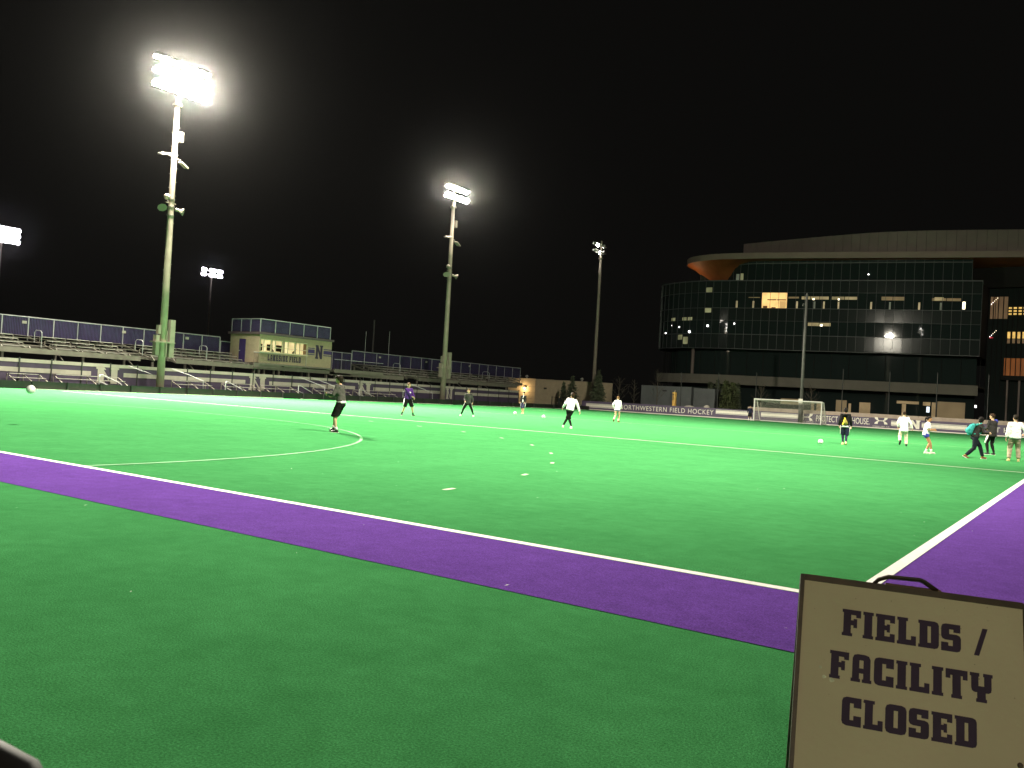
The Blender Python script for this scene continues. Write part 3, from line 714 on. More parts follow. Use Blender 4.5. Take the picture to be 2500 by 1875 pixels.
def logo(xc, zc, w, h):
    up_arm = [(-1.0, 1.0), (-0.50, 1.0), (-0.46, 0.62), (-0.42, 0.32), (-0.26, 0.14), (0, 0.09), (0.26, 0.14), (0.42, 0.32), (0.46, 0.62), (0.50, 1.0), (1.0, 1.0), (0.93, 0.58), (0.66, 0.20), (0.34, 0.0), (0, -0.08), (-0.34, 0.0), (-0.66, 0.20), (-0.93, 0.58)]
    dn = [(x, -y) for x, y in up_arm]
    put(curve_mesh('logo', [up_arm], 0.002), 'logo', M['white_vinyl'], t, (xc-w/2, BY-0.006, zc-0.06*h), RX, UZ, w, h*0.56)
    put(curve_mesh('logo', [dn], 0.002), 'logo', M['white_vinyl'], t, (xc-w/2, BY-0.012, zc-0.5*h), RX, UZ, w, h*0.56)
logo(-28.15, 0.82, 1.5, 0.86); logo(-19.6, 0.90, 1.45, 0.78)
put(font_mesh('UNDER ARMOUR', 1.2), 'lettering', M['white_vinyl'], t, (-20.5, BY-0.008, 0.18), RX, UZ, 1.85, 0.12)
put(font_mesh('UNDER ARMOUR', 1.2), 'lettering', M['white_vinyl'], t, (-29.0, BY-0.008, 0.20), RX, UZ, 1.7, 0.10)
put(font_mesh('PROTECT THIS HOUSE.', 1.02), 'lettering', M['white_vinyl'], t, (-27.0, BY-0.008, 0.38), RX, UZ, 6.15, 0.72)
bstripe(-18.5, -16.75, ((0.40, 0.46), (0.52, 0.86), (0.92, 0.98)))
letters('N', 'letter', M['white_vinyl'], t, (-16.6, BY-0.006, 0.22), RX, UZ, 1.2, 0.98)
bstripe(-15.25, -10.65, ((0.38, 0.44), (0.48, 0.84), (0.89, 0.95)))
put(font_mesh('NORTHWESTERN', 1.75), 'lettering', M['white_vinyl'], t, (-10.4, BY-0.008, 0.40), RX, UZ, 9.2, 0.54)
b = MB()
for x in (-30.0, -24.4, -19.1, -14.1, -9.0): b.box(x-0.03, x+0.03, BY-0.06, BY-0.012, 0.02, 0.35)
b.build('clamp', M['blackmetal'], t)
t = thing('retaining_wall', 'low pinkish concrete wall showing above the banner', 'wall', (-14, 101, 0))
for i in range(18):
    a = -35.7 + 2.5*i
    MB().box(a+0.008, a+2.492, BY+0.5, BY+0.9, -0.1, 1.68).build('wall_block', M['concrete'], t)
# piles of snow-white sheeting on the wall line
t = MB(); t.ball((-43.9, 101.1, 1.0), (0.9, 0.5, 0.42), 10, 6); t.ball((-41.4, 101.0, 1.05), (0.5, 0.4, 0.55), 10, 6)
tag(t.build('white_sheeting', M['stripe']), 'crumpled pale sheeting bunched behind the far banner', 'sheeting')
# net posts
for k, (x, z) in enumerate(((-45.35, 5.7), (-40.14, 5.8), (-35.07, 6.0), (-24.43, 6.8), (-19.14, 6.7), (-14.06, 6.7), (-8.9, 6.7))):
    where = ('beside the dark sheds', 'left of the two bushy evergreens', 'above the left goal post', 'behind the walker with the yellow bag', 'above the bold white N', 'above the small woman in white', 'behind the tall player in the dark jacket')[k]
    o = MB().tube([(x, 101.4, -0.1), (x, 101.4, z), (x, 101.15, z+0.12)], [0.055, 0.05, 0.03], 6).build('net_post', M['blackmetal'])
    tag(o, 'slim black ball net post ' + where, 'net post', 'slim ball net posts behind the banner')
# tall dark pole behind the goal
t = thing('lamp_pole', 'tall dark pole with a padded foot behind the goal net', 'pole', (-28.8, 100.3, 0))
MB().tube([(-28.8,99.72,-0.1), (-28.8,99.72,15.7)], [0.21, 0.15], 12).build('pole', M['darkpole'], t, True)
MB().tube([(-28.8,99.72,0), (-28.8,99.72,2.45)], [0.30, 0.30], 12).build('foot_pad', M['blackmetal'], t, True)
MB().box(-29.05, -28.55, 99.35, 99.42, 2.45, 3.0).build('notice_plate', M['white_vinyl'], t)
MB().tube([(-28.8,99.72,14.6), (-29.15,99.6,14.7), (-29.2,99.6,14.4)], [0.05, 0.05, 0.1], 6).build('camera', M['darkpole'], t)
MB().tube([(-28.8,99.72,15.7), (-28.8,99.72,16.0)], [0.2, 0.05], 10).build('cap', M['darkpole'], t)

# ------------------------------------------------------------------ soccer goal
GX0, GX1, GY, GH = -33.45, -25.45, 96.3, 2.66
t = thing('soccer_goal', 'white soccer goal with net in front of the far banner', 'goal', (-29.4, GY, 0))
for x, n in ((GX0, 'post'), (GX1, 'post')): MB().tube([(x,GY,0), (x,GY,GH)], [0.075]*2, 10).build(n, M['goal'], t)
MB().tube([(GX0-0.07,GY,GH), (GX1+0.07,GY,GH)], [0.075]*2, 10).build('crossbar', M['goal'], t)
for x in (GX0, GX1):
    MB().tube([(x,GY,GH), (x,GY+0.9,GH-0.05), (x,GY+2.3,0.05)], [0.05]*3, 8).build('stay', M['goal'], t)
    MB().tube([(x,GY,0.05), (x,GY+2.3,0.05)], [0.05]*2, 8).build('side_foot', M['goal'], t)
MB().tube([(GX0,GY+2.3,0.05), (GX1,GY+2.3,0.05)], [0.045]*2, 8).build('rear_foot', M['goal'], t)
b = MB(); nn = 40
def netpt(u, v):            # u across, v from crossbar down to the rear foot
    x = GX0 + (GX1-GX0)*u
    pts = [(GY+0.02, GH-0.03), (GY+0.75, GH-0.12-0.32*math.sin(math.pi*u)), (GY+1.4, 1.45-0.12*math.sin(math.pi*u)), (GY+2.25, 0.06)]
    s = v*3; i = min(2, int(s)); f = s-i
    return Vector((x, pts[i][0]*(1-f)+pts[i+1][0]*f, pts[i][1]*(1-f)+pts[i+1][1]*f))
for i in range(nn*2):
    a = [netpt(min(1, max(0, (i/nn) - v/12*0.5)), v/12) for v in range(13)]
    c = [netpt(min(1, max(0, (i/nn) - 0.5 + v/12*0.5)), v/12) for v in range(13)]
    if i < nn*1.5: b.tube(a, 0.006, 3, False); b.tube(c, 0.006, 3, False)
for x in (GX0, GX1):
    for k in range(9):
        z = GH*(k+0.5)/9; d = 0.9+1.4*(1-z/GH) if z < GH-0.1 else 0.9
        b.tube([(x,GY,z), (x,GY+d,z)], 0.008, 3, False)
        b.tube([(x,GY+2.2*k/9,0.05), (x,GY+2.2*k/9, min(GH, GH*(2.3-2.2*k/9)/1.4))], 0.008, 3, False)
tag(b.build('net', M['net'], t), kind='stuff')

# ------------------------------------------------------------------ glass university building
def glass(name, col, rough, spec=0.5):
    m = mat(name, col, rough, 0.25, 0.6, spec=spec); return m
M['glass'] = mat('dark_glass', (0.022, 0.033, 0.031), 0.03, 0, spec=0.5)
M['frit'] = mat('fritted_glass', (0.026, 0.034, 0.032), 0.13, 0, spec=0.08)
M['mullion'] = mat('mullion_metal', (0.09, 0.10, 0.10), 0.5, 0.1, 2)
M['fascia'] = mat('roof_fascia', (0.29, 0.22, 0.175), 0.6, 0.08, 0.4)
M['screen'] = mat('roof_screen', (0.25, 0.20, 0.175), 0.7, 0.08, 0.5)
M['soffit'] = mat('wood_soffit', (0.34, 0.11, 0.03), 0.6, 0.2, 0.5)
M['bandc'] = mat('stone_band', (0.20, 0.19, 0.15), 0.85, 0.1, 0.5)
M['inner'] = mat('dark_interior', (0.012, 0.012, 0.010), 0.9, 0.2, 0.5)
M['wood'] = mat('orange_wood', (0.30, 0.09, 0.025), 0.6, 0.25, 0.3)
KP = [(-64,172),(-69,159),(-70.6,150),(-69.3,144.4),(-66.5,141.8),(-62.6,140.0),(-58.5,139.4),(-55.0,139.7),(-50.8,140.5),(-43.1,142),(-32.7,144),(-25,145.7),(-14.9,148.0)]
def chaikin(P, k=2):
    for _ in range(k):
        Q = [P[0]]
        for a, c in zip(P, P[1:]):
            Q += [(a[0]*.75+c[0]*.25, a[1]*.75+c[1]*.25), (a[0]*.25+c[0]*.75, a[1]*.25+c[1]*.75)]
        P = Q + [P[-1]]
    return P
def resample(P, step):
    P = [Vector((p[0], p[1], 0)) for p in P]; out = [P[0].copy()]; need = step
    for a, c in zip(P, P[1:]):
        L = (c-a).length; pos = 0
        while L-pos >= need:
            pos += need; out.append(a.lerp(c, pos/L)); need = step
        need -= (L-pos)
    return out
FP = resample(chaikin(KP), 1.42)
kb = thing('glass_building', 'long dark curved glass university building with a sweeping roof and a few lit windows', 'building', (-40, 152, 0))
def seg(i): return FP[i], FP[i+1], ((FP[i+1]-FP[i]).normalized())
def nout(d): return Vector((d.y, -d.x, 0))
ROWS = [(21.9, 24.0, 'frit'), (19.14, 21.9, 'glass'), (16.95, 19.14, 'frit'), (14.5, 16.95, 'glass'), (12.0, 14.5, 'frit')]
pane_cache = {}
def pane(i, z0, z1, m, name='glass_pane', mname=None, inset=0.03, a=0.0, c=1.0, tilt=True):
    p, q, d = seg(i); n = nout(d); L = (q-p).length
    t = random.uniform(-0.0035, 0.0035) if tilt else 0; s = random.uniform(-0.003, 0.003) if tilt else 0
    p2 = p + d*(L*a+inset); w = L*(c-a)-2*inset
    o = p2 + Vector((0,0,z0+0.03)); dx = d*w + n*(s*w); dz = Vector((0,0,z1-z0-0.06)) + n*(t*(z1-z0))
    return MB().obox(o, dx, n*-0.05, dz).build(name, M[m] if isinstance(m, str) else m, kb)
lit = {}
def near_seg(x): return min(range(6, len(FP)-1), key=lambda i: abs((FP[i].x+FP[i+1].x)/2 - x))
i0 = near_seg(-47.6)
M['lit_bright'] = emit('bright_lit_room', (1.0, 0.62, 0.22), 0.95, 0.3, 0.5)
for k in (0, 1, 2): lit[(i0+k, 1)] = 'lit_bright'
npane = 0; b_rest = {'glass': MB(), 'frit': MB()}
for i in range(len(FP)-1):
    for r, (z0, z1, m) in enumerate(ROWS):
        mm = lit.get((i, r), m)
        if npane < 290 and i > 3: pane(i, z0, z1, mm, 'lit_window' if (i, r) in lit else 'glass_pane'); npane += 1
        else:
            p, q, d = seg(i); n = nout(d)
            b_rest[m].obox(p + d*0.03 + Vector((0,0,z0+0.03)), d*((q-p).length-0.06), n*-0.05, (0,0,z1-z0-0.06))
for k, bb in b_rest.items():
    if bb.v: tag(bb.build('glass_pane', M[k], kb), kind='stuff')
# mullions and floor lines stand proud of the glass
b = MB(); b2 = MB()
for i, p in enumerate(FP):
    d = (FP[min(i+1, len(FP)-1)] - FP[max(i-1, 0)]).normalized(); n = nout(d)
    b.obox(p - d*0.025 - n*0.04 + Vector((0,0,11.9)), d*0.05, n*0.12, (0,0,12.25))
tag(b.build('mullion', M['mullion'], kb), kind='stuff')
for z, h, pr in ((24.0, 0.16, 0.16), (21.9, 0.05, 0.06), (19.14, 0.09, 0.10), (16.95, 0.04, 0.05), (14.5, 0.09, 0.10), (11.9, 0.12, 0.12)):
    b = MB()
    for i in range(len(FP)-1):
        p, q, d = seg(i); n = nout(d); b.obox(p - n*0.045 + Vector((0,0,z-h/2)), (q-p), n*(0.045+pr), (0,0,h))
    b.build('floor_line', M['mullion'], kb)
def strip_mb(P, z0, z1, off, th=0.3):
    b = MB()
    for p, q in zip(P, P[1:]):
        d = (q-p).normalized(); n = nout(d); b.obox(p + n*off + Vector((0,0,z0)), (q-p), n*-th, (0,0,z1-z0))
    return b
# dark core behind the glass, soffit of the overhang, recessed lower storeys
def slab(P, z0, z1, off, back=30, cut=0):
    vs = []; P2 = []
    for i, p in enumerate(P):
        d = (P[min(i+1, len(P)-1)] - P[max(i-1, 0)]).normalized(); P2.append(p + nout(d)*off)
    n = len(P2); bx = P2[-1].x
    loop = [(v.x, v.y) for v in P2] + [(bx, 175), (P2[0].x+6, 175)]
    m = len(loop); b = MB()
    b.add([(x, y, z0) for x, y in loop] + [(x, y, z1) for x, y in loop],
          [tuple(range(m))[::-1], tuple(range(m, 2*m))] + [(k, (k+1) % m, (k+1) % m + m, k+m) for k in range(m)])
    return b
slab(FP, 11.95, 23.9, -0.30).build('core', M['inner'], kb)
LP = FP[8:]
strip_mb(LP, 7.2, 11.9, -2.4, 0.2).build('lower_glazing', M['glass'], kb)
for p in LP[::2]:
    MB().obox(p + Vector((-0.03, 2.32, 7.2)), (0.06,0,0), (0,0.12,0), (0,0,4.7)).build('lower_mullion', M['inner'], kb)
strip_mb(LP[-46:], 5.55, 7.18, 0.25, 0.5).build('stone_band', M['bandc'], kb)
slab(LP, 6.9, 7.1, 0.0).build('terrace_floor', M['bandc'], kb)
strip_mb(LP, -0.1, 5.6, -3.0, 0.2).build('ground_glazing', M['glass'], kb)
for x, z in ((-62.6, 0),):
    pass
MB().tube([(-60.6, 141.2, 7.1), (-60.6, 141.2, 11.9)], [0.28]*2, 12).build('round_column', M['screen'], kb)
# lit things seen in the glass, imitated by glowing plates just proud of it
def on_front(x, off=0.012):
    i = near_seg(x); p, q, d = seg(i); f = (x-p.x)/(q.x-p.x); return p.lerp(q, f) + nout(d)*off, d
def glowbox(x0, x1, z0, z1, m, off=0.0, name='lit_window', th=0.02):
    n = max(1, int(abs(x1-x0)/1.4)); out = None
    for k in range(n):
        a, _ = on_front(x0+(x1-x0)*k/n); c, d = on_front(x0+(x1-x0)*(k+1)/n); nn_ = nout(d)
        u = (c-a); g = 0.05 if n > 1 else 0
        out = MB().obox(a + u.normalized()*g + nn_*(0.012+off) + Vector((0,0,z0)), u.normalized()*(u.length-2*g), nn_*-th, (0,0,z1-z0)).build(name, m, kb)
    return out
e_warm = emit('warm_strip_room', (1.0, 0.78, 0.40), 0.17, 0.5, 0.8)
e_dim = emit('dim_strip_room', (1.0, 0.68, 0.34), 0.055, 0.6, 0.9)
e_col = emit('lit_column', (1.0, 0.80, 0.45), 0.28, 0.3, 1.0)
e_lamp = emit('room_lamp', (1.0, 0.88, 0.60), 3.0)
e_white = emit('white_lamp', (1.0, 0.97, 0.95), 4.0)
e_grey = emit('dim_grey_room', (0.65, 0.70, 0.55), 0.075, 0.6, 0.6)
e_green = emit('greenish_lit_ceiling', (0.85, 0.85, 0.45), 0.15, 0.5, 0.8)
e_wood = emit('lit_wood_wall', (1.0, 0.58, 0.30), 0.06, 0.4, 0.4)
e_red = emit('red_sign', (1.0, 0.05, 0.08), 0.7)
e_lou = emit('lit_louvre', (1.0, 0.62, 0.16), 0.75, 0.2, 2)
e_pink = emit('pinkish_lit_screen', (0.75, 0.48, 0.45), 0.20, 0.2, 0.3)
e_cool = emit('cool_display', (0.82, 0.92, 1.0), 1.3)
# furniture silhouettes in the bright room
pp, _ = on_front(-47.2)
glowbox(-47.4, -44.2, 20.55, 20.72, M['room'] if 'room' in M else M['wood'], 0.01, 'room_shelf')
glowbox(-45.3, -44.3, 19.2, 20.4, emit('room_blind', (1.0, 0.60, 0.22), 0.55), 0.012, 'room_blind')
glowbox(-48.0, -47.3, 19.2, 19.55, M['wood'], 0.012, 'desk_item'); glowbox(-46.6, -45.9, 19.2, 19.34, M['wood'], 0.012, 'desk_item')
for x0, x1 in ((-41.8, -37.4), (-37.0, -33.0)):
    glowbox(x0, x1, 20.75, 21.25, e_warm)
glowbox(-29.4, -25.9, 20.7, 21.3, e_dim); glowbox(-43.9, -42.2, 20.9, 21.2, e_dim); glowbox(-22.0, -17.8, 20.7, 21.15, e_dim); glowbox(-21.6, -20.3, 20.75, 21.3, e_warm); glowbox(-50.5, -48.6, 20.95, 21.1, e_dim)
for x in (-40.0, -36.0): glowbox(x, x+0.3, 20.65, 20.95, e_lamp, 0.01, 'room_lamp')
for x in (-52.6, -49.8, -42.6, -39.8, -38.3, -36.0, -31.0, -28.2, -23.9, -20.8): glowbox(x, x+0.28, 19.2, 20.4, e_col if x not in (-28.2, -20.8, -39.8) else e_grey, 0, 'lit_column')
glowbox(-17.6, -17.2, 19.4, 20.6, e_lamp, 0, 'room_lamp')
glowbox(-40.6, -36.9, 16.2, 16.75, e_warm); glowbox(-38.6, -38.2, 16.15, 16.5, e_lamp, 0.01, 'room_lamp')
glowbox(-58.0, -56.9, 21.95, 22.8, e_green); glowbox(-58.1, -56.9, 18.3, 19.1, e_green)
for x in (-65.2, -62.6, -61.4): glowbox(x, x+0.9, 16.9, 17.5, e_green, 0.0); 
glowbox(-63.4, -62.4, 13.4, 14.3, e_green); glowbox(-62.2, -61.2, 12.6, 13.9, e_green)
for x, z, s in ((-66.6, 14.6, 0.35), (-63.2, 15.6, 0.3), (-60.9, 14.6, 0.55), (-57.4, 15.7, 0.5), (-52.7, 16.2, 0.35), (-65.0, 16.0, 0.2)):
    a, d = on_front(x, 0.06); MB().ball((a.x, a.y, z+s*0.4), s*0.42, 10, 8).build('small_lamp', e_white, kb)
for x, w in ((-69.0, 0.5),):
    a, d = on_front(-68.6); MB().box(a.x-0.3, a.x+0.1, a.y-0.25, a.y-0.1, 14.5, 15.05).build('small_lamp', e_white, kb)
# top storey set back under the sweeping roof
UP = []
for i in range(6, len(FP)-1):
    f = min(1, max(0, (-49.5 - FP[i].x)/7.5)); f = f*f*(3-2*f)
    q = FP[i] - nout(seg(i)[2])*(1.2 + 3.4*f)
    if q.x > -62: UP.append(q)
strip_mb(UP, 24.1, 27.7, 0.0, 0.2).build('upper_glazing', M['glass'], kb)
b = MB()
for p in UP[::1]: b.obox(p + Vector((-0.02, -0.07, 24.1)), (0.045,0,0), (0,0.12,0), (0,0,3.6))
tag(b.build('upper_mullion', M['mullion'], kb), kind='stuff')
strip_mb(UP, 27.15, 27.3, 0.05, 0.1).build('upper_transom', M['mullion'], kb)
a, d = on_front(-53.0, -1.18)
MB().obox(a + Vector((0,-0.02,24.1)), d*0.55, (0,0.02,0), (0,0,1.25)).build('lit_window', e_grey, kb)
MB().obox(a + d*0.75 + Vector((0,-0.02,24.1)), d*0.5, (0,0.02,0), (0,0,1.35)).build('lit_window', e_green, kb)
a, d = on_front(-31.5, -1.15); MB().ball((a.x, a.y-0.05, 25.2), 0.12, 8, 6).build('small_lamp', e_white, kb)
# roof: fascia band, orange wood soffit, penthouse screen
RP = [(-58, 172), (-63.0, 158), (-64.8, 149), (-64.4, 144.6), (-62.6, 141.6), (-59.6, 139.6), (-55.5, 138.9), (-51.3, 139.3), (-43.1, 141), (-32.9, 143.4), (-25.2, 145.3), (-15.0, 147.6), (-6.0, 149.6), (8, 152)]
RPs = resample(chaikin(RP), 1.6)
b = strip_mb(RPs, 27.72, 28.75, 0.0, 0.35); b.build('roof_fascia', M['fascia'], kb)
b = MB(); RI = []; vs = []
for i, q in enumerate(RPs):
    n = nout((RPs[min(i+1, len(RPs)-1)]-RPs[max(i-1,0)]).normalized()); RI.append(q - n*9)
    f = min(1, max(0, (-50.0 - q.x)/7.0)); f = f*f*(3-2*f)
    for u, dz in ((0, 0), (0.35, 0.9), (0.7, 2.2), (1.0, 3.6)):
        c = q - n*(u*(9*(1-f) + 4.6*f)); vs.append((c.x, c.y, 27.75 - (0.45*u*(1-f) + dz*f)))
b.add(vs, [(4*i+k, 4*i+k+1, 4*i+k+5, 4*i+k+4) for i in range(len(RPs)-1) for k in range(3)]); b.build('soffit', M['soffit'], kb, True)
l = bpy.data.lights.new('added_soffit_light', 'POINT'); l.energy = 170; l.color = (1.0, 0.62, 0.32); l.shadow_soft_size = 0.3  # point light without a lamp body, added to warm the soffit
lo = bpy.data.objects.new('added_soffit_light', l); C.objects.link(lo); lo.location = (-63.2, 142.6, 24.6); lo.parent = kb; lo.matrix_parent_inverse = Matrix.Translation(-kb.location)
b = MB(); vs = [v for p, q in zip(RPs, RI) for v in ((p.x, p.y, 28.7), (q.x, q.y, 28.7))]
b.add(vs, [(2*i, 2*i+2, 2*i+3, 2*i+1) for i in range(len(RPs)-1)]); b.build('roof', M['fascia'], kb)
MB().box(-50, 8, 156, 175, 24, 28.6).build('roof_core', M['inner'], kb)
PP = [(-56.4, 153.0), (-51, 151.8), (-46.2, 151.0), (-41.5, 150.2), (-36, 149.4), (-31.8, 149.0), (-26.1, 149.4), (-18, 151.2), (-10, 153.4), (2, 156)]
PPs = resample(chaikin(PP, 1), 1.5)
for i in range(len(PPs)-1):
    p, q = PPs[i], PPs[i+1]; d = (q-p).normalized(); n = nout(d)
    zt = 33.0
    MB().obox(p + d*0.02 + Vector((0,0,28.7)), d*((q-p).length-0.04), n*-0.1, (0,0,zt-28.7)).build('screen_panel', M['screen'], kb)
MB().obox((-56.4, 153.0, 28.7), (6, 18, 0), (0.1, 0, 0), (0, 0, 4.3)).build('screen_return', M['screen'], kb)
for k in range(3):
    p, q = PPs[2+k], PPs[3+k]; d = (q-p).normalized(); n = nout(d)
    for z0, z1, e in ((28.9, 29.7, emit('attic_room', (0.9, 0.72, 0.42), 0.32, 0.2, 0.6)), (29.8, 30.4, emit('attic_room_upper', (0.8, 0.68, 0.42), 0.16, 0.5, 0.8))):
        MB().obox(p + d*0.06 + n*0.012 + Vector((0,0,z0)), d*((q-p).length-0.12), n*-0.02, (0,0,z1-z0)).build('lit_window', e, kb)
# ground floor rooms, imitated by glowing plates just in front of the recessed glazing
def groundglow(x0, x1, z0, z1, m, name='lit_window'):
    a, d = on_front(x0, -2.985); c, d2 = on_front(x1, -2.985); u = (c-a)
    MB().obox(a + Vector((0,0,z0)), u, (0, 0.02, 0), (0,0,z1-z0)).build(name, m, kb)
e_g1 = emit('ground_room', (1.0, 0.72, 0.36), 0.13, 0.5, 0.5); e_g2 = emit('ground_room_dim', (0.9, 0.66, 0.34), 0.045, 0.5, 0.5)
for x0, x1, z0, z1, m in ((-44.6, -41.6, 2.6, 3.6, e_g2), (-39.6, -39.1, 0.5, 3.4, e_g2), (-38.7, -37.9, 0.5, 3.3, e_g1), (-35.6, -33.9, 1.5, 3.8, e_g2), (-33.6, -33.2, 1.2, 3.3, e_g1), (-31.9, -30.2, 1.0, 3.6, e_g1), (-26.2, -22.9, 3.75, 4.2, e_g1), (-25.4, -24.8, 1.0, 3.7, e_g1), (-22.3, -21.2, 3.6, 4.2, e_g1), (-21.0, -20.4, 1.4, 4.2, e_g1), (-20.2, -16.2, 1.5, 4.4, e_g2)):
    groundglow(x0, x1, z0, z1, m)
groundglow(-21.75, -21.3, 2.5, 3.45, e_cool, 'display_screen')
groundglow(-14.85, -14.6, 3.7, 4.1, e_white, 'small_lamp')
# atrium end: set back wooden hall with lit louvres
MB().box(-14.8, 14, 157.5, 175, -0.1, 28).build('atrium_wall', M['frit'], kb)
def atr(x0, x1, z0, z1, m, name='lit_window', y=157.4):
    MB().box(x0, x1, y-0.03, y, z0, z1).build(name, M[m] if isinstance(m, str) else m, kb)
for x0, x1 in ((-14.6, -13.9), (-13.8, -12.7), (-12.6, -12.0)):
    atr(x0, x1, 24.3, 27.2, e_wood); atr(x0, x1, 18.9, 22.6, e_wood)
atr(-13.9, -12.8, 27.25, 28.6, e_grey)
atr(-13.95, -12.75, 26.9, 28.6, emit('pale_lit_blind', (0.9, 0.8, 0.5), 0.32, 0.2, 2), 'lit_blind', 157.35)
for k in range(12):
    for z in (19.55, 20.05, 20.55):
        atr(-12.0+k*0.72, -11.45+k*0.72, z, z+0.28, e_lou, 'lit_louvre')
    atr(-12.0+k*0.72, -11.5+k*0.72, 15.6, 16.7, e_lou, 'lit_louvre'); atr(-12.0+k*0.72, -11.5+k*0.72, 14.8, 15.5, e_wood)
for k in range(16): MB().box(-14.9+k*0.72, -14.78+k*0.72, 157.1, 157.3, 6, 28).build('fin', M['inner'], kb)
for k in range(5):
    for z in (26.2, 21.9, 16.4): atr(-14.5+k*0.22, -14.42+k*0.22, z-k*0.0+0.25*k-0.6, z+0.25*k-0.48, e_lamp if k > 1 else e_white, 'stair_lamp', 157.2)
atr(-14.5, -14.0, 15.6, 15.8, e_red, 'red_sign', 157.2)
atr(-12.2, 6, 9.4, 12.3, emit('lit_orange_wall', (1.0, 0.28, 0.04), 0.07, 0.4, 0.3), 'lit_wall'); 
for k in range(8): MB().box(-11.6+k*1.7, -11.35+k*1.7, 156.0, 156.3, -0.1, 8.6).build('atrium_column', M['screen'], kb)
MB().box(-12.4, 10, 155.7, 156.4, 8.6, 9.2).build('atrium_beam', M['inner'], kb)
atr(-11.9, 8, 29.0, 30.4, e_pink, 'lit_screen', 156.0)

# ------------------------------------------------------------------ trees
M['needle'] = mat('conifer_needles', (0.095, 0.115, 0.065), 0.8, 0.45, 1.2)
M['needle2'] = mat('bushy_evergreen_needles', (0.06, 0.075, 0.025), 0.8, 0.45, 1.4)
M['bark'] = mat('bark', (0.085, 0.072, 0.05), 0.9, 0.3, 6)
def conifer(label, x, y, h, w, m='needle', n=900, col=False, seed=1):
    r = random.Random(seed)
    t = thing('conifer_tree', label, 'tree', (x, y, 0), 'trees behind the far corner')
    b = MB(); b.tube([(x,y,-0.1), (x,y,h*0.5), (x,y,h*0.97)], [0.11, 0.07, 0.015], 6); b.build('trunk', M['bark'], t)
    b = MB()
    tiers = int(h*4.5)
    for i in range(tiers):
        f = (i+r.random()*0.5)/tiers; z = h*(0.06+0.93*f)
        R = w/2*(1-f)**(0.85 if not col else 0.5)*r.uniform(0.72, 1.18) + 0.05
        nb = max(4, int(11*(1-f))+3)
        for k in range(nb):
            a = 2*math.pi*(k+r.random()*0.8)/nb; L = R*r.uniform(0.65, 1.15)
            d = Vector((math.cos(a), math.sin(a), 0)); base = Vector((x, y, z)); 
            rise = 0.5 if col else -0.22
            ns = 5
            for q in range(ns):
                u = (q+0.6)/ns; c = base + d*L*u + Vector((0,0,L*u*rise + r.uniform(-.05,.05)))
                for _ in range(3):
                    s = r.uniform(0.13, 0.30); e = Vector((r.gauss(0,1), r.gauss(0,1), r.gauss(0,0.5))).normalized(); e2 = (d*0.7+Vector((r.gauss(0,.6), r.gauss(0,.6), r.gauss(-0.2,.4)))).normalized()
                    c2 = c + Vector((r.gauss(0,.06), r.gauss(0,.06), r.gauss(0,.05)))
                    b.add([c2 - e*s*0.4, c2 + e2*s*1.3, c2 + e*s*0.4], [(0,1,2)])
    b.build('crown', M[m], t); return t
conifer('broad dark conifer in front of the tan service building', -65.1, 106, 5.0, 3.0, seed=3)
conifer('taller shadowy conifer behind the bright pointed one, hiding the mast foot', -61.4, 107.4, 6.0, 3.2, seed=4)
conifer('bright pointed conifer at the left end of the banner', -60.0, 105, 5.2, 3.6, seed=5)
conifer('small thin conifer against the right part of the tan wall', -67.2, 107, 3.9, 1.2, seed=6)
conifer('left one of the two bushy evergreens by the ribbed shed', -41.4, 107.6, 5.2, 1.7, 'needle2', col=True, seed=7)
conifer('right and broader of the two bushy evergreens left of the goal', -40.1, 106.8, 4.9, 2.0, 'needle2', col=True, seed=8)
for k, x in enumerate((-47.6, -46.4, -45.2, -43.3)):
    conifer(('slim evergreen shrub on the terrace above the grey shed', 'slim evergreen shrub on the terrace, second from the net post', 'thin evergreen shrub on the terrace over the gap of the sheds', 'slim evergreen shrub on the terrace above the ribbed shed')[k], x, 117.5, 5.3+0.3*math.sin(k*2), 1.0, 'needle', col=True, seed=20+k)
def bare_tree(label, x, y, h, seed, spread=0.5):
    r = random.Random(seed)
    t = thing('bare_tree', label, 'tree', (x, y, 0), 'trees behind the far corner')
    tr = MB(); br = MB()
    tr.tube([(x,y,-0.1), (x+.03,y,h*0.4), (x-.02,y,h*0.7), (x,y,h)], [0.075, 0.055, 0.035, 0.01], 6)
    def grow(p, d, L, rr, lev):
        q = p + d*L*0.5 + Vector((0,0,L*0.06)); e = p + d*L + Vector((0,0,L*0.16))
        br.tube([p, q, e], [rr, rr*0.7, rr*0.35], 4, False)
        if lev > 0:
            for k in range(3):
                u = r.uniform(0.3, 0.95); s = p.lerp(e, u)
                dd = (d + Vector((r.gauss(0,.5), r.gauss(0,.5), r.gauss(0.25,.35)))).normalized()
                grow(s, dd, L*r.uniform(0.35, 0.6), rr*0.5, lev-1)
    nb = int(h*3.4)
    for k in range(nb):
        f = 0.28+0.68*k/nb; a = k*2.4+r.random()
        d = Vector((math.cos(a), math.sin(a), r.uniform(0.5, 1.0))).normalized()
        grow(Vector((x, y, h*f)), d, spread*h*0.42*(1.15-f)*r.uniform(0.7, 1.2)+0.15, 0.022, 2)
    tr.build('trunk', M['bark'], t); br.build('crown', M['bark'], t)
bare_tree('leafless young tree in front of the grey shed', -51.9, 108, 6.4, 1, 0.62)
bare_tree('leafless small tree left of the grey shed', -55.6, 108, 4.8, 2)
bare_tree('leafless spreading tree above the goal mouth', -35.9, 106, 4.8, 3, 0.9)
bare_tree('leafless tree to the right of the pole behind the goal', -29.9, 108, 4.9, 4, 0.8)
bare_tree('dim leafless tree between the pointed conifer and the sheds', -57.6, 107, 5.0, 5, 0.9)
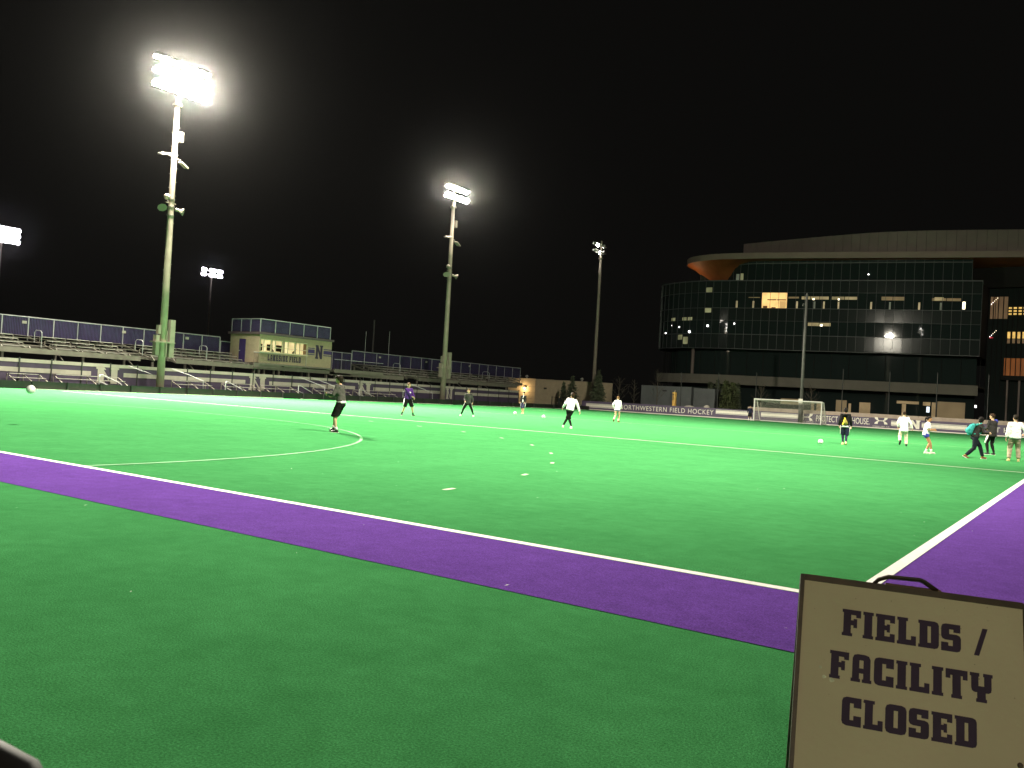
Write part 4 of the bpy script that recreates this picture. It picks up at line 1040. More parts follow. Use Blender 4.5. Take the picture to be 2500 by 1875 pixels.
# ------------------------------------------------------------------ footballs
def ball(label, p, r=0.112, kick=0):
    t = thing('football', label, 'ball', p, 'pale footballs on and above the pitch')
    MB().ball(p, r, 20, 14).build('shell', M['ball'], t, True)
    g = (1+5**0.5)/2; b = MB()
    for v in [(0,1,g),(0,1,-g),(0,-1,g),(0,-1,-g),(1,g,0),(1,-g,0),(-1,g,0),(-1,-g,0),(g,0,1),(-g,0,1),(g,0,-1),(-g,0,-1)]:
        n = Vector(v).normalized(); x = n.orthogonal().normalized(); y = n.cross(x)
        b.add([Vector(p)+(n*0.965+ (x*math.cos(a)+y*math.sin(a))*0.30).normalized()*r*1.012 for a in [2*math.pi*k/5 for k in range(5)]], [(0,1,2,3,4)])
    b.build('patches', M['ball_dark'], t)
ball('pale ball flying low in front of the black board far left', (-22.08, 4.587, 0.861), 0.115)
ball('pale ball lying left of the player in the open dark jacket', (-34.72, 46.3, 0.112))
ball('pale ball just kicked, bouncing left of the kicker in white', (-28.2, 40.0, 0.17))
ball('pale ball lying left of the walker with the yellow bag', (-9.1, 33.9, 0.112))
# ------------------------------------------------------------------ notice board in the corner
SB = thing('notice_board', 'cream folding notice board with purple block lettering reading fields facility closed', 'sign', (0.9, -4.4, 0))
sx, sy, sz, yw, ti, ro = 0.8215, -4.3453, 0.9499, 0.3222, 0.3793, -0.0290
r_ = Vector((math.cos(yw), math.sin(yw), 0)); n_ = Vector((math.sin(yw), -math.cos(yw), 0))
up_ = Vector((0,0,1))*math.cos(ti) - n_*math.sin(ti)
SR = r_*math.cos(ro) + up_*math.sin(ro); SU = -r_*math.sin(ro) + up_*math.cos(ro); SN = SR.cross(SU)
SO = Vector((sx, sy, sz))
def sp(u, v, w=0): return SO + SR*u + SU*v + SN*w
BW, BH = 0.624, 1.0
M['signface'] = mat('sign_face', (0.60, 0.555, 0.45), 0.65, 0.05, 3, bump=0.1, bscale=40)
M['signframe'] = mat('sign_frame', (0.016, 0.014, 0.012), 0.5, 0.4, 20, col2=(0.05, 0.035, 0.022))
M['signink'] = mat('sign_ink', (0.034, 0.019, 0.072), 0.7, 0.15, 25)
def sbox(u0, u1, v0, v1, w0, w1, name, m):
    return MB().obox(sp(u0, v0, w0), SR*(u1-u0), SU*(v1-v0), SN*(w1-w0)).build(name, m, SB)
sbox(0.013, BW-0.013, -BH, -0.017, -0.012, -0.004, 'panel', M['signface'])
sbox(0, 0.012, -BH, 0, -0.022, 0.004, 'frame_side', M['signframe']); sbox(BW-0.012, BW, -BH, 0, -0.022, 0.004, 'frame_side', M['signframe'])
sbox(0.0125, BW-0.0125, -0.017, 0, -0.022, 0.004, 'frame_top', M['signframe'])
sbox(0.0125, BW-0.0125, -0.0045, 0.0035, -0.0225, -0.008, 'hinge_strip', mat('rusty_hinge', (0.10, 0.075, 0.05), 0.7, 0.5, 30))
MB().tube([sp(.212, .002, -.012), sp(.225, .016, -.012), sp(.252, .028, -.012), sp(.34, .031, -.012), sp(.352, .027, -.012), sp(.388, .004, -.012)], [(0.005, 0.009)]*6, 8).build('handle', M['signframe'], SB, True)
MB().tube([sp(.245, .006, -.024), sp(.40, .006, -.024)], 0.006, 8).build('hinge_pin', mat('hinge_brown', (0.12, 0.085, 0.06), 0.6, 0.3, 20), SB)
for txt, u0, u1, v0, v1 in (('FIELDS /', 0.1260, 0.5190, -0.1660, -0.0880), ('FACILITY', 0.0960, 0.5300, -0.2930, -0.2140), ('CLOSED', 0.1350, 0.4880, -0.4175, -0.3385)):
    letters(txt, 'lettering', M['signink'], SB, sp(u0, v0, -0.0030), SR, SU, u1-u0, v1-v0, 0.75, 0.0006)
letters('I', 'lettering', M['signink'], SB, sp(0.108, -0.640, -0.0030), SR, SU, 0.022, 0.07, 0.7, 0.0006)
# chalky scuffs, bolts
b = MB()
rr = random.Random(4)
for u, v, s in ((0.072, -0.268, 0.006), (0.083, -0.294, 0.007), (0.104, -0.300, 0.009)):
    b.add([sp(u+s*math.cos(a)*rr.uniform(.4,1), v+s*math.sin(a)*rr.uniform(.5,1.1), -0.0026) for a in [k*math.pi/4 for k in range(8)]], [tuple(range(8))])
b.build('chalk_scuff', mat('chalk', (0.7, 0.74, 0.66), 0.9, 0.3, 60), SB)
b = MB()
for _ in range(34):
    u = rr.uniform(0.02, 0.59); v = -0.02-abs(rr.gauss(0, 0.14)); s = rr.uniform(0.0006, 0.0020)
    b.add([sp(u+s*math.cos(a)*rr.uniform(.4,1), v+s*math.sin(a)*rr.uniform(.5,1.3), -0.0033) for a in [k*math.pi/3 for k in range(6)]], [tuple(range(6))])
b.build('dirt_specks', mat('dirt', (0.22, 0.19, 0.13), 0.9, 0.3, 60), SB)
for v in (-0.44, -0.85):
    MB().tube([sp(BW-0.030, v, -0.004), sp(BW-0.030, v, 0.004)], [0.008, 0.006], 10).build('bolt', M['signframe'], SB)
# rear leaf of the folding board
RU = (Vector((0,0,-1))*math.cos(ti) - n_*math.sin(ti)).normalized()
MB().obox(sp(0.0, -0.004, -0.03), SR*0.61, RU*1.0, SR.cross(RU)*0.012).build('rear_leaf', M['signframe'], SB)
# black handrail end near the path
hr = thing('path_handrail', 'black handrail end poking in at the bottom left corner', 'handrail', (1.1, -6.8, 0))
P1 = Vector((1.04852, -6.8146, 1.22916)); P2 = Vector((1.06765, -6.80126, 1.21854)); dd = (P2-P1).normalized()
off = (Vector((1.56909, -7.06677, 1.45129)) - P1); off = (off - dd*off.dot(dd)).normalized(); side = dd.cross(off)
if side.z > 0: side = -side
cen = P1 + side*0.016 + dd*0.008
MB().tube([cen - dd*0.35, cen - dd*0.05, cen + dd*0.012, cen + dd*0.03 + side*0.01, cen + dd*0.045 + side*0.04, cen + dd*0.05 + side*0.3], [0.02]*6, 14).build('rail', M['blackmetal'], hr, True)
e_ = cen + dd*0.05 + side*0.3
MB().tube([e_, (e_.x, e_.y, 0.0)], 0.02, 12).build('post', M['blackmetal'], hr)
s_ = cen - dd*0.35
MB().tube([s_, (s_.x, s_.y, 0.0)], 0.02, 12).build('post', M['blackmetal'], hr)

# ------------------------------------------------------------------ people
def remesh(mb, name, m, parent, vox, smooth=3, wrinkle=0.0, seed=0, wscale=9.0, cut=None):
    me = mb.mesh(name, None); o = bpy.data.objects.new(name, me); C.objects.link(o)
    md = o.modifiers.new('r', 'REMESH'); md.mode = 'VOXEL'; md.voxel_size = vox; md.use_smooth_shade = True
    if smooth:
        ms = o.modifiers.new('s', 'SMOOTH'); ms.iterations = smooth; ms.factor = 0.5
    dg = bpy.context.evaluated_depsgraph_get()
    out = bpy.data.meshes.new_from_object(o.evaluated_get(dg))
    bpy.data.objects.remove(o); bpy.data.meshes.remove(me)
    if wrinkle:
        nn = [v.normal.copy() for v in out.vertices]
        for v, n in zip(out.vertices, nn):
            c = v.co
            w = noise.noise(Vector((c.x*wscale, c.y*wscale, c.z*wscale*1.7+seed))) + 0.5*noise.noise(Vector((c.x*wscale*2.3, c.y*wscale*2.3, c.z*wscale*3+seed)))
            v.co = c + n*w*wrinkle
    out.materials.clear(); out.materials.append(m); out.name = name
    out.shade_smooth()
    return link(name, out, parent)
def ik(a, c, l1, l2, hint):
    d = c - a; L = d.length
    if L > (l1+l2)*0.995: c = a + d*((l1+l2)*0.995/L); d = c-a; L = d.length
    x = (l1*l1 - l2*l2 + L*L)/(2*L); hgt = math.sqrt(max(0, l1*l1 - x*x))
    dn = d/L; hh = hint - dn*hint.dot(dn)
    hh.normalize(); return a + dn*x + hh*hgt, c
MATS = {}
def cm(name, col, rough=0.85, var=0.1):
    if name not in MATS: MATS[name] = mat(name, col, rough, var, 9, bump=0.1, bscale=60, spec=0.12)
    return MATS[name]
SKIN = cm('skin', (0.52, 0.33, 0.22), 0.6, 0.06); SKIN2 = cm('tan_skin', (0.40, 0.21, 0.11), 0.6, 0.06)
def person(label, x, y, head_deg, H, fL, fR, hL, hR, hip=(0, 0), lean=(0, 0), top=None, sleeve='long', bottom=None, kind='trousers', shoe=None, sole=None,
           sock=None, skin=SKIN, hair=('short', None), turn=0, pitchL=0, pitchR=0, vox=0.010, belly=1.0, vest=None, stripe_m=None, tail=None, cap=False, topz=None, legw=1.0, hem=None, logo_m=None, shoulder_m=None, tilt=0):
    s = H/1.8
    t = thing('person', label, 'person', (x, y, 0), 'people playing and standing on the pitch')
    F = Vector((math.cos(rad(head_deg)), math.sin(rad(head_deg)), 0)); L = Vector((-F.y, F.x, 0)); Z = Vector((0,0,1)); O = Vector((x, y, 0))
    def W(f, l, z): return O + F*f + L*l + Z*z
    ank = {'L': W(fL[0], fL[1], fL[2] + 0.085*s), 'R': W(fR[0], fR[1], fR[2] + 0.085*s)}
    hz = 0.94*s
    for _ in range(30):
        pel = W(hip[0], hip[1], hz)
        if all(((pel + L*sd*0.085*s - Z*0.04*s) - ank[k]).length < 0.845*s for k, sd in (('L', 1), ('R', -1))): break
        hz -= 0.012*s
    up = (Z + F*math.tan(rad(lean[0])) + L*math.tan(rad(lean[1]))).normalized()
    fwd = (F - up*F.dot(up)).normalized(); lat = up.cross(fwd)
    def T(f, l, u): return pel + fwd*f*s + lat*l*s + up*u*s
    hipj = {'L': pel + L*0.085*s - Z*0.04*s, 'R': pel - L*0.085*s - Z*0.04*s}
    knee = {}
    for k in 'LR':
        knee[k], ank[k] = ik(hipj[k], ank[k], 0.43*s, 0.42*s, F + L*(0.12 if k == 'L' else -0.12))
    sh = {'L': T(0, 0.175, 0.47), 'R': T(0, -0.175, 0.47)}
    hand = {}; elb = {}
    for k, hv, sd in (('L', hL, 1), ('R', hR, -1)):
        tgt = sh[k] + F*hv[1]*s + L*sd*hv[0]*s - Z*hv[2]*s
        elb[k], hand[k] = ik(sh[k], tgt, 0.30*s, 0.265*s, -F*1.0 + L*sd*0.45 - Z*0.3)
    neck = T(0.0, 0, 0.52); 
    hd_up = (up*0.55 + Z*0.45 + L*tilt).normalized()
    hF = (Matrix.Rotation(rad(turn), 3, 'Z') @ F); hF = (hF - hd_up*hF.dot(hd_up)).normalized(); hL_ = hd_up.cross(hF)
    hc = neck + hd_up*0.165*s + hF*0.022*s
    HM = Matrix((hF, hL_, hd_up)).transposed()
    hp = lambda f, l, u: hc + HM @ Vector((f*s, l*s, u*s))
    # --- one continuous body: trunk, neck, head, limbs, fingers
    b = MB()
    b.tube([T(0,0,-0.10), T(-0.01,0,0.0), T(0,0,0.14), T(0.012,0,0.30), T(0.005,0,0.42), T(0,0,0.50)], [(0.11*s,0.15*s),(0.115*s,0.165*s),(0.10*s*belly,0.145*s*belly),(0.115*s,0.165*s),(0.10*s,0.17*s),(0.06*s,0.09*s)], 14, ref=fwd)
    b.tube([T(-0.005,0,0.46), neck + hd_up*0.02*s, hc - hd_up*0.06*s], [0.065*s, 0.055*s, 0.055*s], 10)
    b.ball(hc, (0.098*s, 0.076*s, 0.118*s), 16, 12, HM)
    b.ball(hp(0.045, 0, -0.055), (0.050*s, 0.052*s, 0.062*s), 12, 8, HM)                # jaw
    b.tube([hp(0.088, 0, 0.022), hp(0.106, 0, -0.012), hp(0.098, 0, -0.022)], [0.010*s, 0.016*s, 0.013*s], 6)   # nose
    b.ball(hp(0.086, 0, -0.052), (0.012*s, 0.024*s, 0.008*s), 8, 6, HM)               # lips
    for sd in (1, -1): b.ball(hp(-0.004, sd*0.079, -0.008), (0.020*s, 0.009*s, 0.032*s), 8, 6, HM)   # ears
    for k, sd in (('L', 1), ('R', -1)):
        b.tube([T(0, sd*0.10, 0.455), sh[k], sh[k].lerp(elb[k], 0.5), elb[k], elb[k].lerp(hand[k], 0.35), hand[k]], [0.07*s, 0.058*s, 0.048*s, 0.040*s, 0.041*s, 0.027*s], 10)
        b.tube([hipj[k] + Z*0.06*s, hipj[k], hipj[k].lerp(knee[k], 0.5), knee[k], knee[k].lerp(ank[k], 0.3), knee[k].lerp(ank[k], 0.7), ank[k]], [0.095*s, 0.092*s, 0.076*s, 0.056*s, 0.059*s, 0.043*s, 0.036*s], 12)
        # hand: palm, four bent fingers of unequal length, thumb from the side of the palm
        d = (hand[k]-elb[k]).normalized(); px = d.cross(L*sd + F*0.3).normalized(); py = d.cross(px)*sd
        pc = hand[k]; e = pc + d*0.085*s
        b.tube([pc, pc + d*0.04*s, e], [(0.022*s,0.018*s),(0.040*s,0.017*s),(0.041*s,0.015*s)], 10, ref=px)
        curl = py if py.dot(F) < 0 else -py
        for q, (o_, ln) in enumerate(((-0.030, 0.066), (-0.010, 0.078), (0.010, 0.073), (0.030, 0.055))):
            p0 = e + px*o_*s - d*0.01*s; p1 = p0 + (d*0.85+curl*0.4).normalized()*ln*0.55*s; p2 = p1 + (d*0.35+curl*0.9).normalized()*ln*0.5*s
            b.tube([p0, p1, p2], [0.0095*s, 0.009*s, 0.007*s], 6)
        p0 = pc + d*0.03*s - px*0.036*s; p1 = p0 - px*0.025*s + d*0.022*s + curl*0.01*s; b.tube([p0, p1, p1 + d*0.032*s + curl*0.014*s], [0.013*s, 0.0115*s, 0.009*s], 6)
        b.tube([ank[k] - F*0.02*s, ank[k] - Z*0.05*s + F*0.02*s], [0.036*s, 0.034*s], 8)
    remesh(b, 'body', skin, t, vox, 2)
    for sd in (1, -1):
        MB().ball(hp(0.080, sd*0.032, 0.014), (0.011*s, 0.015*s, 0.009*s), 8, 6, HM).build('eye', cm('eye_dark', (0.03, 0.02, 0.02), 0.3, 0), t)
        MB().ball(hp(0.086, sd*0.033, 0.034), (0.006*s, 0.022*s, 0.006*s), 8, 4, HM).build('eyebrow', hair[1], t)
    # --- hair
    hb = MB()
    if hair[0] == 'short':
        hb.ball(hp(-0.018, 0, 0.028), (0.101*s, 0.086*s, 0.108*s), 14, 10, HM)
        hb.ball(hp(0.045, 0, 0.085), (0.050*s, 0.066*s, 0.042*s), 12, 8, HM)
    elif hair[0] == 'thick':
        hb.ball(hp(-0.024, 0, 0.030), (0.110*s, 0.094*s, 0.116*s), 14, 10, HM); hb.ball(hp(-0.05, 0, -0.04), (0.072*s, 0.078*s, 0.075*s), 12, 8, HM)
        hb.ball(hp(0.055, 0, 0.082), (0.052*s, 0.074*s, 0.048*s), 12, 8, HM)
        for sd in (1, -1): hb.ball(hp(-0.005, sd*0.072, 0.01), (0.034*s, 0.022*s, 0.05*s), 8, 6, HM)
    elif hair[0] == 'pony':
        hb.ball(hp(-0.020, 0, 0.026), (0.104*s, 0.084*s, 0.108*s), 14, 10, HM); hb.ball(hp(0.03, 0, 0.085), (0.06*s, 0.066*s, 0.04*s), 12, 8, HM)
        hb.tube([hp(-0.10, 0, 0.06), hp(-0.15, 0, 0.03), hp(-0.165, 0, -0.07), hp(-0.14, 0, -0.17)], [0.026*s, 0.036*s, 0.034*s, 0.012*s], 8)
    ho = remesh(hb, 'hair', hair[1], t, 0.011, 1, 0.007*s, 3, 26)
    # --- upper garment
    g = MB(); z0 = hem if hem is not None else -0.06
    ex = 1.12
    g.tube([T(0,0,z0), T(0,0,z0+0.05), T(0,0,0.14), T(0.012,0,0.30), T(0.0,0,0.42), T(0,0,0.495), T(0.0,0,0.53)], [(0.142*s*belly,0.187*s*belly),(0.147*s*belly,0.192*s*belly),(0.136*s*belly,0.180*s*belly),(0.140*s,0.192*s),(0.122*s,0.190*s),(0.078*s,0.112*s),(0.066*s,0.074*s)], 16, ref=fwd)
    for k, sd in (('L', 1), ('R', -1)):
        pts = [T(0, sd*0.09, 0.45), sh[k], sh[k].lerp(elb[k], 0.5), elb[k]]; rs = [0.088*s, 0.078*s, 0.066*s, 0.061*s]
        if sleeve == 'long': pts += [elb[k].lerp(hand[k], 0.5), elb[k].lerp(hand[k], 0.93)]; rs += [0.056*s, 0.043*s]
        elif sleeve == 'short': pts = pts[:3] + [sh[k].lerp(elb[k], 0.78)]; rs = [0.088*s, 0.08*s, 0.074*s, 0.074*s]
        g.tube(pts, rs, 12)
    tm = top
    remesh(g, 'jacket' if vest else 'shirt', tm, t, 0.013, 3, 0.013*s, x, 8.5)
    if vest:    # pale shirt front showing between the open sides
        v = MB(); v.tube([T(0.075,0,-0.02), T(0.08,0,0.2), T(0.085,0,0.36), T(0.05,0,0.5)], [(0.07*s,0.075*s),(0.068*s,0.06*s),(0.062*s,0.05*s),(0.03*s,0.05*s)], 12, ref=fwd)
        remesh(v, 'shirt_front', vest, t, 0.013, 2)
    if hem is not None and topz:   # undershirt hem peeping out
        v = MB(); v.tube([T(0,0,z0-0.055), T(0,0,z0+0.02)], [(0.143*s,0.186*s),(0.145*s,0.188*s)], 16, ref=fwd); v.build('shirt_hem', topz, t, True)
    if logo_m:
        v = MB(); v.ball(T(0.142, 0.01, 0.30), (0.012*s, 0.075*s, 0.05*s), 12, 8, Matrix((fwd, lat, up)).transposed()); v.build('chest_print', logo_m, t, True)
    if shoulder_m:
        v = MB(); v.ball(sh['R'] + up*0.02*s - lat*0.0, (0.098*s, 0.088*s, 0.085*s), 12, 8); v.build('shoulder_patch', shoulder_m, t, True)
    # --- lower garment
    p = MB()
    p.tube([T(0,0,-0.14), pel - Z*0.03*s, T(0,0,0.07)], [(0.12*s,0.165*s),(0.135*s,0.182*s),(0.128*s,0.170*s)], 16, ref=fwd)
    for k, sd in (('L', 1), ('R', -1)):
        a, kn, an = hipj[k], knee[k], ank[k]
        if kind == 'shorts': p.tube([a + Z*0.03*s, a, a.lerp(kn, 0.5), a.lerp(kn, 0.98), kn + (an-kn)*0.04], [0.11*s, 0.112*s, 0.112*s, 0.110*s, 0.108*s], 14)
        elif kind == 'short_shorts': p.tube([a + Z*0.03*s, a, a.lerp(kn, 0.32)], [0.11*s, 0.115*s, 0.112*s], 14)
        elif kind == 'tights': p.tube([a + Z*0.03*s, a, a.lerp(kn, 0.5), kn, kn.lerp(an, 0.3), kn.lerp(an, 0.7), an.lerp(kn, 0.04)], [0.11*s, 0.106*s, 0.088*s, 0.066*s, 0.068*s, 0.051*s, 0.045*s], 12)
        elif kind == 'shorts_tights':
            p.tube([a + Z*0.03*s, a, a.lerp(kn, 0.5), kn, kn + (an-kn)*0.05], [0.11*s, 0.114*s, 0.112*s, 0.104*s, 0.098*s], 14)
            p.tube([a.lerp(kn, 0.7), kn, kn.lerp(an, 0.3), kn.lerp(an, 0.7), an.lerp(kn, 0.03)], [0.07*s, 0.064*s, 0.066*s, 0.050*s, 0.044*s], 12)
        else: p.tube([a + Z*0.03*s, a, a.lerp(kn, 0.5), kn, kn.lerp(an, 0.45), an.lerp(kn, 0.05)], [0.112*s, 0.112*s*legw, 0.098*s*legw, 0.082*s*legw, 0.074*s*legw, 0.066*s*legw], 14)
    remesh(p, 'shorts' if 'shorts' in kind else 'trousers', bottom, t, 0.013, 3, 0.010*s, y, 9)
    if stripe_m:
        for k, sd in (('L', 1), ('R', -1)):
            a, kn = hipj[k], knee[k]; v = MB()
            r_ = 0.118*s if 'shorts' in kind else 0.105*s
            l0 = L*sd
            v.tube([a + l0*(r_), a.lerp(kn, 0.5) + l0*(r_*0.98), kn + l0*(r_*0.9)], [(0.012*s, 0.045*s)]*3, 8, ref=l0); v.build('side_stripe', stripe_m, t, True)
    # --- socks and shoes
    for k, sd, pt, ft in (('L', 1, pitchL, fL), ('R', -1, pitchR, fR)):
        a = ank[k]
        toe = (F*math.cos(rad(pt)) - Z*math.sin(rad(pt)) + L*sd*0.18).normalized(); dn = (-Z*math.cos(rad(pt)) - F*math.sin(rad(pt))).normalized()
        h0 = a + dn*0.045*s - toe*0.055*s
        v = MB(); sl_ = toe.cross(dn)
        v.tube([h0 - toe*0.012*s, h0 + toe*0.03*s, h0 + toe*0.12*s, h0 + toe*0.19*s, h0 + toe*0.222*s], [(0.030*s,0.030*s),(0.041*s,0.043*s),(0.044*s,0.040*s),(0.040*s,0.028*s),(0.022*s,0.016*s)], 12, ref=sl_)
        v.tube([a + (knee[k]-a).normalized()*0.045*s, h0 + toe*0.05*s], [0.045*s, 0.043*s], 10)
        remesh(v, 'shoe', shoe, t, 0.011, 2)
        so = MB(); c0 = h0 + dn*0.030*s; ring = [(-0.03,0.0),(-0.02,0.034),(0.06,0.040),(0.14,0.046),(0.20,0.040),(0.236,0.016),(0.236,-0.016),(0.20,-0.040),(0.14,-0.046),(0.06,-0.040),(-0.02,-0.034)]
        A = [c0 + toe*u*s + sl_*w*s for u, w in ring]; B = [q + dn*0.018*s for q in A]; nn = len(ring)
        so.add(A + B, [tuple(range(nn)), tuple(range(2*nn-1, nn-1, -1))] + [(i, i+nn, (i+1) % nn + nn, (i+1) % nn) for i in range(nn)])
        so.build('sole', sole or shoe, t)
        if sock:
            kd = knee[k]; q = MB(); q.tube([a - (kd-a)*0.02, a.lerp(kd, 0.2), a.lerp(kd, sock[1])], [0.043*s, 0.045*s, 0.050*s + 0.012*s*sock[1]], 12); q.build('sock', sock[0], t, True)
    return dict(t=t, T=T, s=s, sh=sh, hand=hand, up=up, fwd=fwd, lat=lat, F=F, L=L, hp=hp)
blk = cm('black_cloth', (0.010, 0.010, 0.0095)); grey = cm('grey_sweater', (0.075, 0.071, 0.062)); wht = cm('white_cloth', (0.80, 0.79, 0.78)); prp = cm('purple_hoodie_cloth', (0.085, 0.030, 0.19))
dgrey = cm('dark_grey_cloth', (0.052, 0.049, 0.047)); navy = cm('navy_cloth', (0.02, 0.022, 0.05)); blu = cm('royal_blue_cloth', (0.04, 0.05, 0.28)); khaki = cm('khaki_cloth', (0.34, 0.28, 0.20)); cream = cm('cream_cloth', (0.66, 0.58, 0.44))
brn = cm('brown_hair', (0.026, 0.014, 0.007), 0.7); blk_h = cm('black_hair', (0.009, 0.007, 0.006), 0.7); fair = cm('fair_hair', (0.11, 0.06, 0.022), 0.7); dkb = cm('dark_brown_hair', (0.016, 0.012, 0.007), 0.7)
bsh = cm('black_shoe', (0.02, 0.02, 0.02), 0.5); wsh = cm('white_shoe', (0.72, 0.70, 0.62), 0.6); osh = cm('brown_shoe', (0.22, 0.09, 0.04), 0.6); ysh = cm('pale_yellow_shoe', (0.62, 0.55, 0.26), 0.6)
gsl = cm('pale_sole', (0.70, 0.66, 0.58), 0.7); dnim = cm('dark_denim', (0.011, 0.014, 0.022)); charc = cm('charcoal_jacket', (0.030, 0.027, 0.026))
def brg(x, y): return math.degrees(math.atan2(y+7.07, x-1.57))
def P(label, x, y, rel, H, *a, **k): return person(label, x, y, brg(x, y)+rel, H, *a, **k)

P('person in grey sweater and black shorts turning left with bent arms, nearest player', -17.75, 11.65, 62, 1.80, (-0.06, 0.13, 0), (0.19, -0.15, 0.03), (0.03, 0.31, 0.24), (0.0, 0.32, 0.30), hip=(-0.10, 0), lean=(8, 0),
  top=grey, bottom=blk, kind='shorts', shoe=bsh, sole=gsl, sock=(wht, 0.16), hair=('thick', dkb), vox=0.0085, hem=0.0, topz=wht, pitchR=8, turn=20)
P('person in purple hoodie with a white chest print and black shorts, hands held low', -29.6, 28.3, -150, 1.86, (0.12, 0.30, 0), (-0.05, -0.30, 0), (-0.02, 0.36, 0.46), (-0.24, 0.40, 0.43), lean=(3, 0),
  top=prp, bottom=blk, kind='shorts', shoe=bsh, sole=wsh, sock=(blk, 0.24), hair=('short', fair), stripe_m=wht, logo_m=wht, turn=-10)
P('person in charcoal jacket and dark trousers standing with legs wide apart', -30.2, 34.5, 172, 1.75, (0.0, 0.37, 0), (0.02, -0.40, 0), (0.10, 0.06, 0.52), (0.0, 0.22, 0.44), lean=(3, 1.5),
  top=dgrey, bottom=blk, kind='tights', shoe=wsh, sole=wsh, hair=('short', fair), stripe_m=wht, hem=-0.12)
P('person in open dark jacket over white shirt with navy shorts beside a ball', -36.5, 50.0, 158, 1.80, (0.06, 0.07, 0), (-0.08, -0.07, 0), (0.02, 0.22, 0.50), (0.04, 0.20, 0.50), lean=(0, 0),
  top=blk, vest=wht, bottom=navy, kind='shorts', shoe=ysh, sole=gsl, hair=('short', brn), stripe_m=wht, hem=-0.10)
P('person in white long sleeved top and black tights kicking with crossed legs', -19.5, 28.6, 8, 1.82, (-0.02, -0.10, 0), (0.06, 0.30, 0.03), (0.24, 0.06, 0.42), (0.20, -0.10, 0.52), hip=(0, 0.0), lean=(4, -9),
  top=wht, bottom=blk, kind='shorts_tights', shoe=wsh, sole=gsl, hair=('thick', brn), turn=25, hem=-0.04)
P('person in white jacket and blue shorts jogging before the banner', -25.9, 45.8, -22, 1.84, (-0.30, 0.10, 0.10), (0.06, -0.09, 0), (0.10, 0.02, 0.46), (0.06, 0.0, 0.50), lean=(4, 0),
  top=wht, bottom=blu, kind='short_shorts', shoe=osh, sole=osh, sock=(cream, 0.3), hair=('short', fair), hem=-0.14, pitchL=35, turn=160 if False else 15)
P('small goalkeeper in dark top and pale shorts at the left goal post', -33.35, 94.6, 175, 1.85, (0, 0.14, 0), (0.05, -0.14, 0), (0.10, 0.10, 0.50), (0.10, 0.10, 0.50), lean=(4, 0),
  top=navy, bottom=blk, kind='shorts', shoe=wsh, sole=wsh, sock=(wht, 0.6), hair=('short', fair), vox=0.014)
k = P('person in black hooded top walking away with a yellow drawstring bag', -8.4, 35.4, 6, 1.80, (0.16, 0.05, 0), (-0.14, -0.05, 0.03), (0.08, 0.02, 0.52), (0.10, 0.10, 0.53), lean=(3, 0),
  top=blk, bottom=navy, kind='shorts_tights', shoe=ysh, sole=ysh, hair=('thick', blk_h), hem=-0.06, topz=wht, stripe_m=wht, pitchR=25, turn=-20)
hb = MB(); T = k['T']; hb.ball(T(-0.14, 0.02, 0.47), (0.12, 0.12, 0.07), 12, 8); remesh(hb, 'hood', blk, k['t'], 0.013, 2)
yb = thing('drawstring_bag', 'yellow and olive drawstring bag on the back of the black hooded walker', 'bag', tuple(T(-0.2, 0, 0.1)))
b = MB(); b.tube([T(-0.17, 0.0, 0.02), T(-0.22, 0.02, 0.10), T(-0.20, 0.03, 0.20), T(-0.165, 0.04, 0.30)], [(0.05, 0.11), (0.07, 0.10), (0.055, 0.06), (0.02, 0.02)], 12, ref=k['fwd']); remesh(b, 'sack', cm('olive_sack', (0.25, 0.21, 0.05)), yb, 0.012, 2, 0.01, 1, 12)
b = MB(); b.beam(T(-0.175, 0.04, 0.33), T(-0.24, 0.15, -0.02), 0.045, 0.03); b.build('yellow_stripe', cm('yellow_band', (0.75, 0.55, 0.04)), yb)
P('person in loose white shirt and pale trousers striding away, heel lifted', -6.65, 40.1, 5, 1.80, (-0.26, 0.17, 0.17), (0.10, -0.15, 0), (0.10, -0.02, 0.45), (0.22, 0.02, 0.50), lean=(3, 1),
  top=wht, bottom=cream, kind='trousers', shoe=bsh, sole=bsh, hair=('short', brn), hem=-0.20, pitchL=62, belly=1.08)
P('woman with dark ponytail in white top and blue shorts facing right', -4.35, 32.4, -82, 1.64, (0.15, 0.09, 0), (-0.10, -0.09, 0), (-0.06, 0.24, 0.26), (-0.06, 0.26, 0.30), hip=(-0.10, 0), lean=(9, 0),
  top=wht, sleeve='short', bottom=navy if False else blu, kind='short_shorts', shoe=wsh, sole=wsh, sock=(wht, 0.28), skin=SKIN2, hair=('pony', blk_h), hem=-0.09, belly=1.02, turn=-10)
k = P('person in dark jacket and jeans leaning forward with a teal backpack', -2.5, 31.1, -68, 1.78, (0.36, 0.08, 0), (-0.34, -0.08, 0.03), (-0.02, 0.30, 0.32), (0.0, 0.30, 0.30), hip=(0.0, 0), lean=(20, 0),
  top=charc, bottom=dnim, kind='trousers', shoe=osh, sole=gsl, hair=('thick', blk_h), pitchR=30, turn=35)
T = k['T']; bk = thing('backpack', 'teal backpack worn by the leaning person in jeans', 'backpack', tuple(T(-0.25, 0, 0.2)))
b = MB(); b.tube([T(-0.20, 0, -0.02), T(-0.25, 0, 0.05), T(-0.27, 0, 0.20), T(-0.24, 0, 0.36), T(-0.19, 0, 0.44)], [(0.06, 0.11), (0.11, 0.155), (0.12, 0.16), (0.09, 0.14), (0.04, 0.08)], 14, ref=k['fwd']); remesh(b, 'pack', cm('teal_cloth', (0.035, 0.26, 0.25)), bk, 0.012, 2, 0.010, 2, 12)
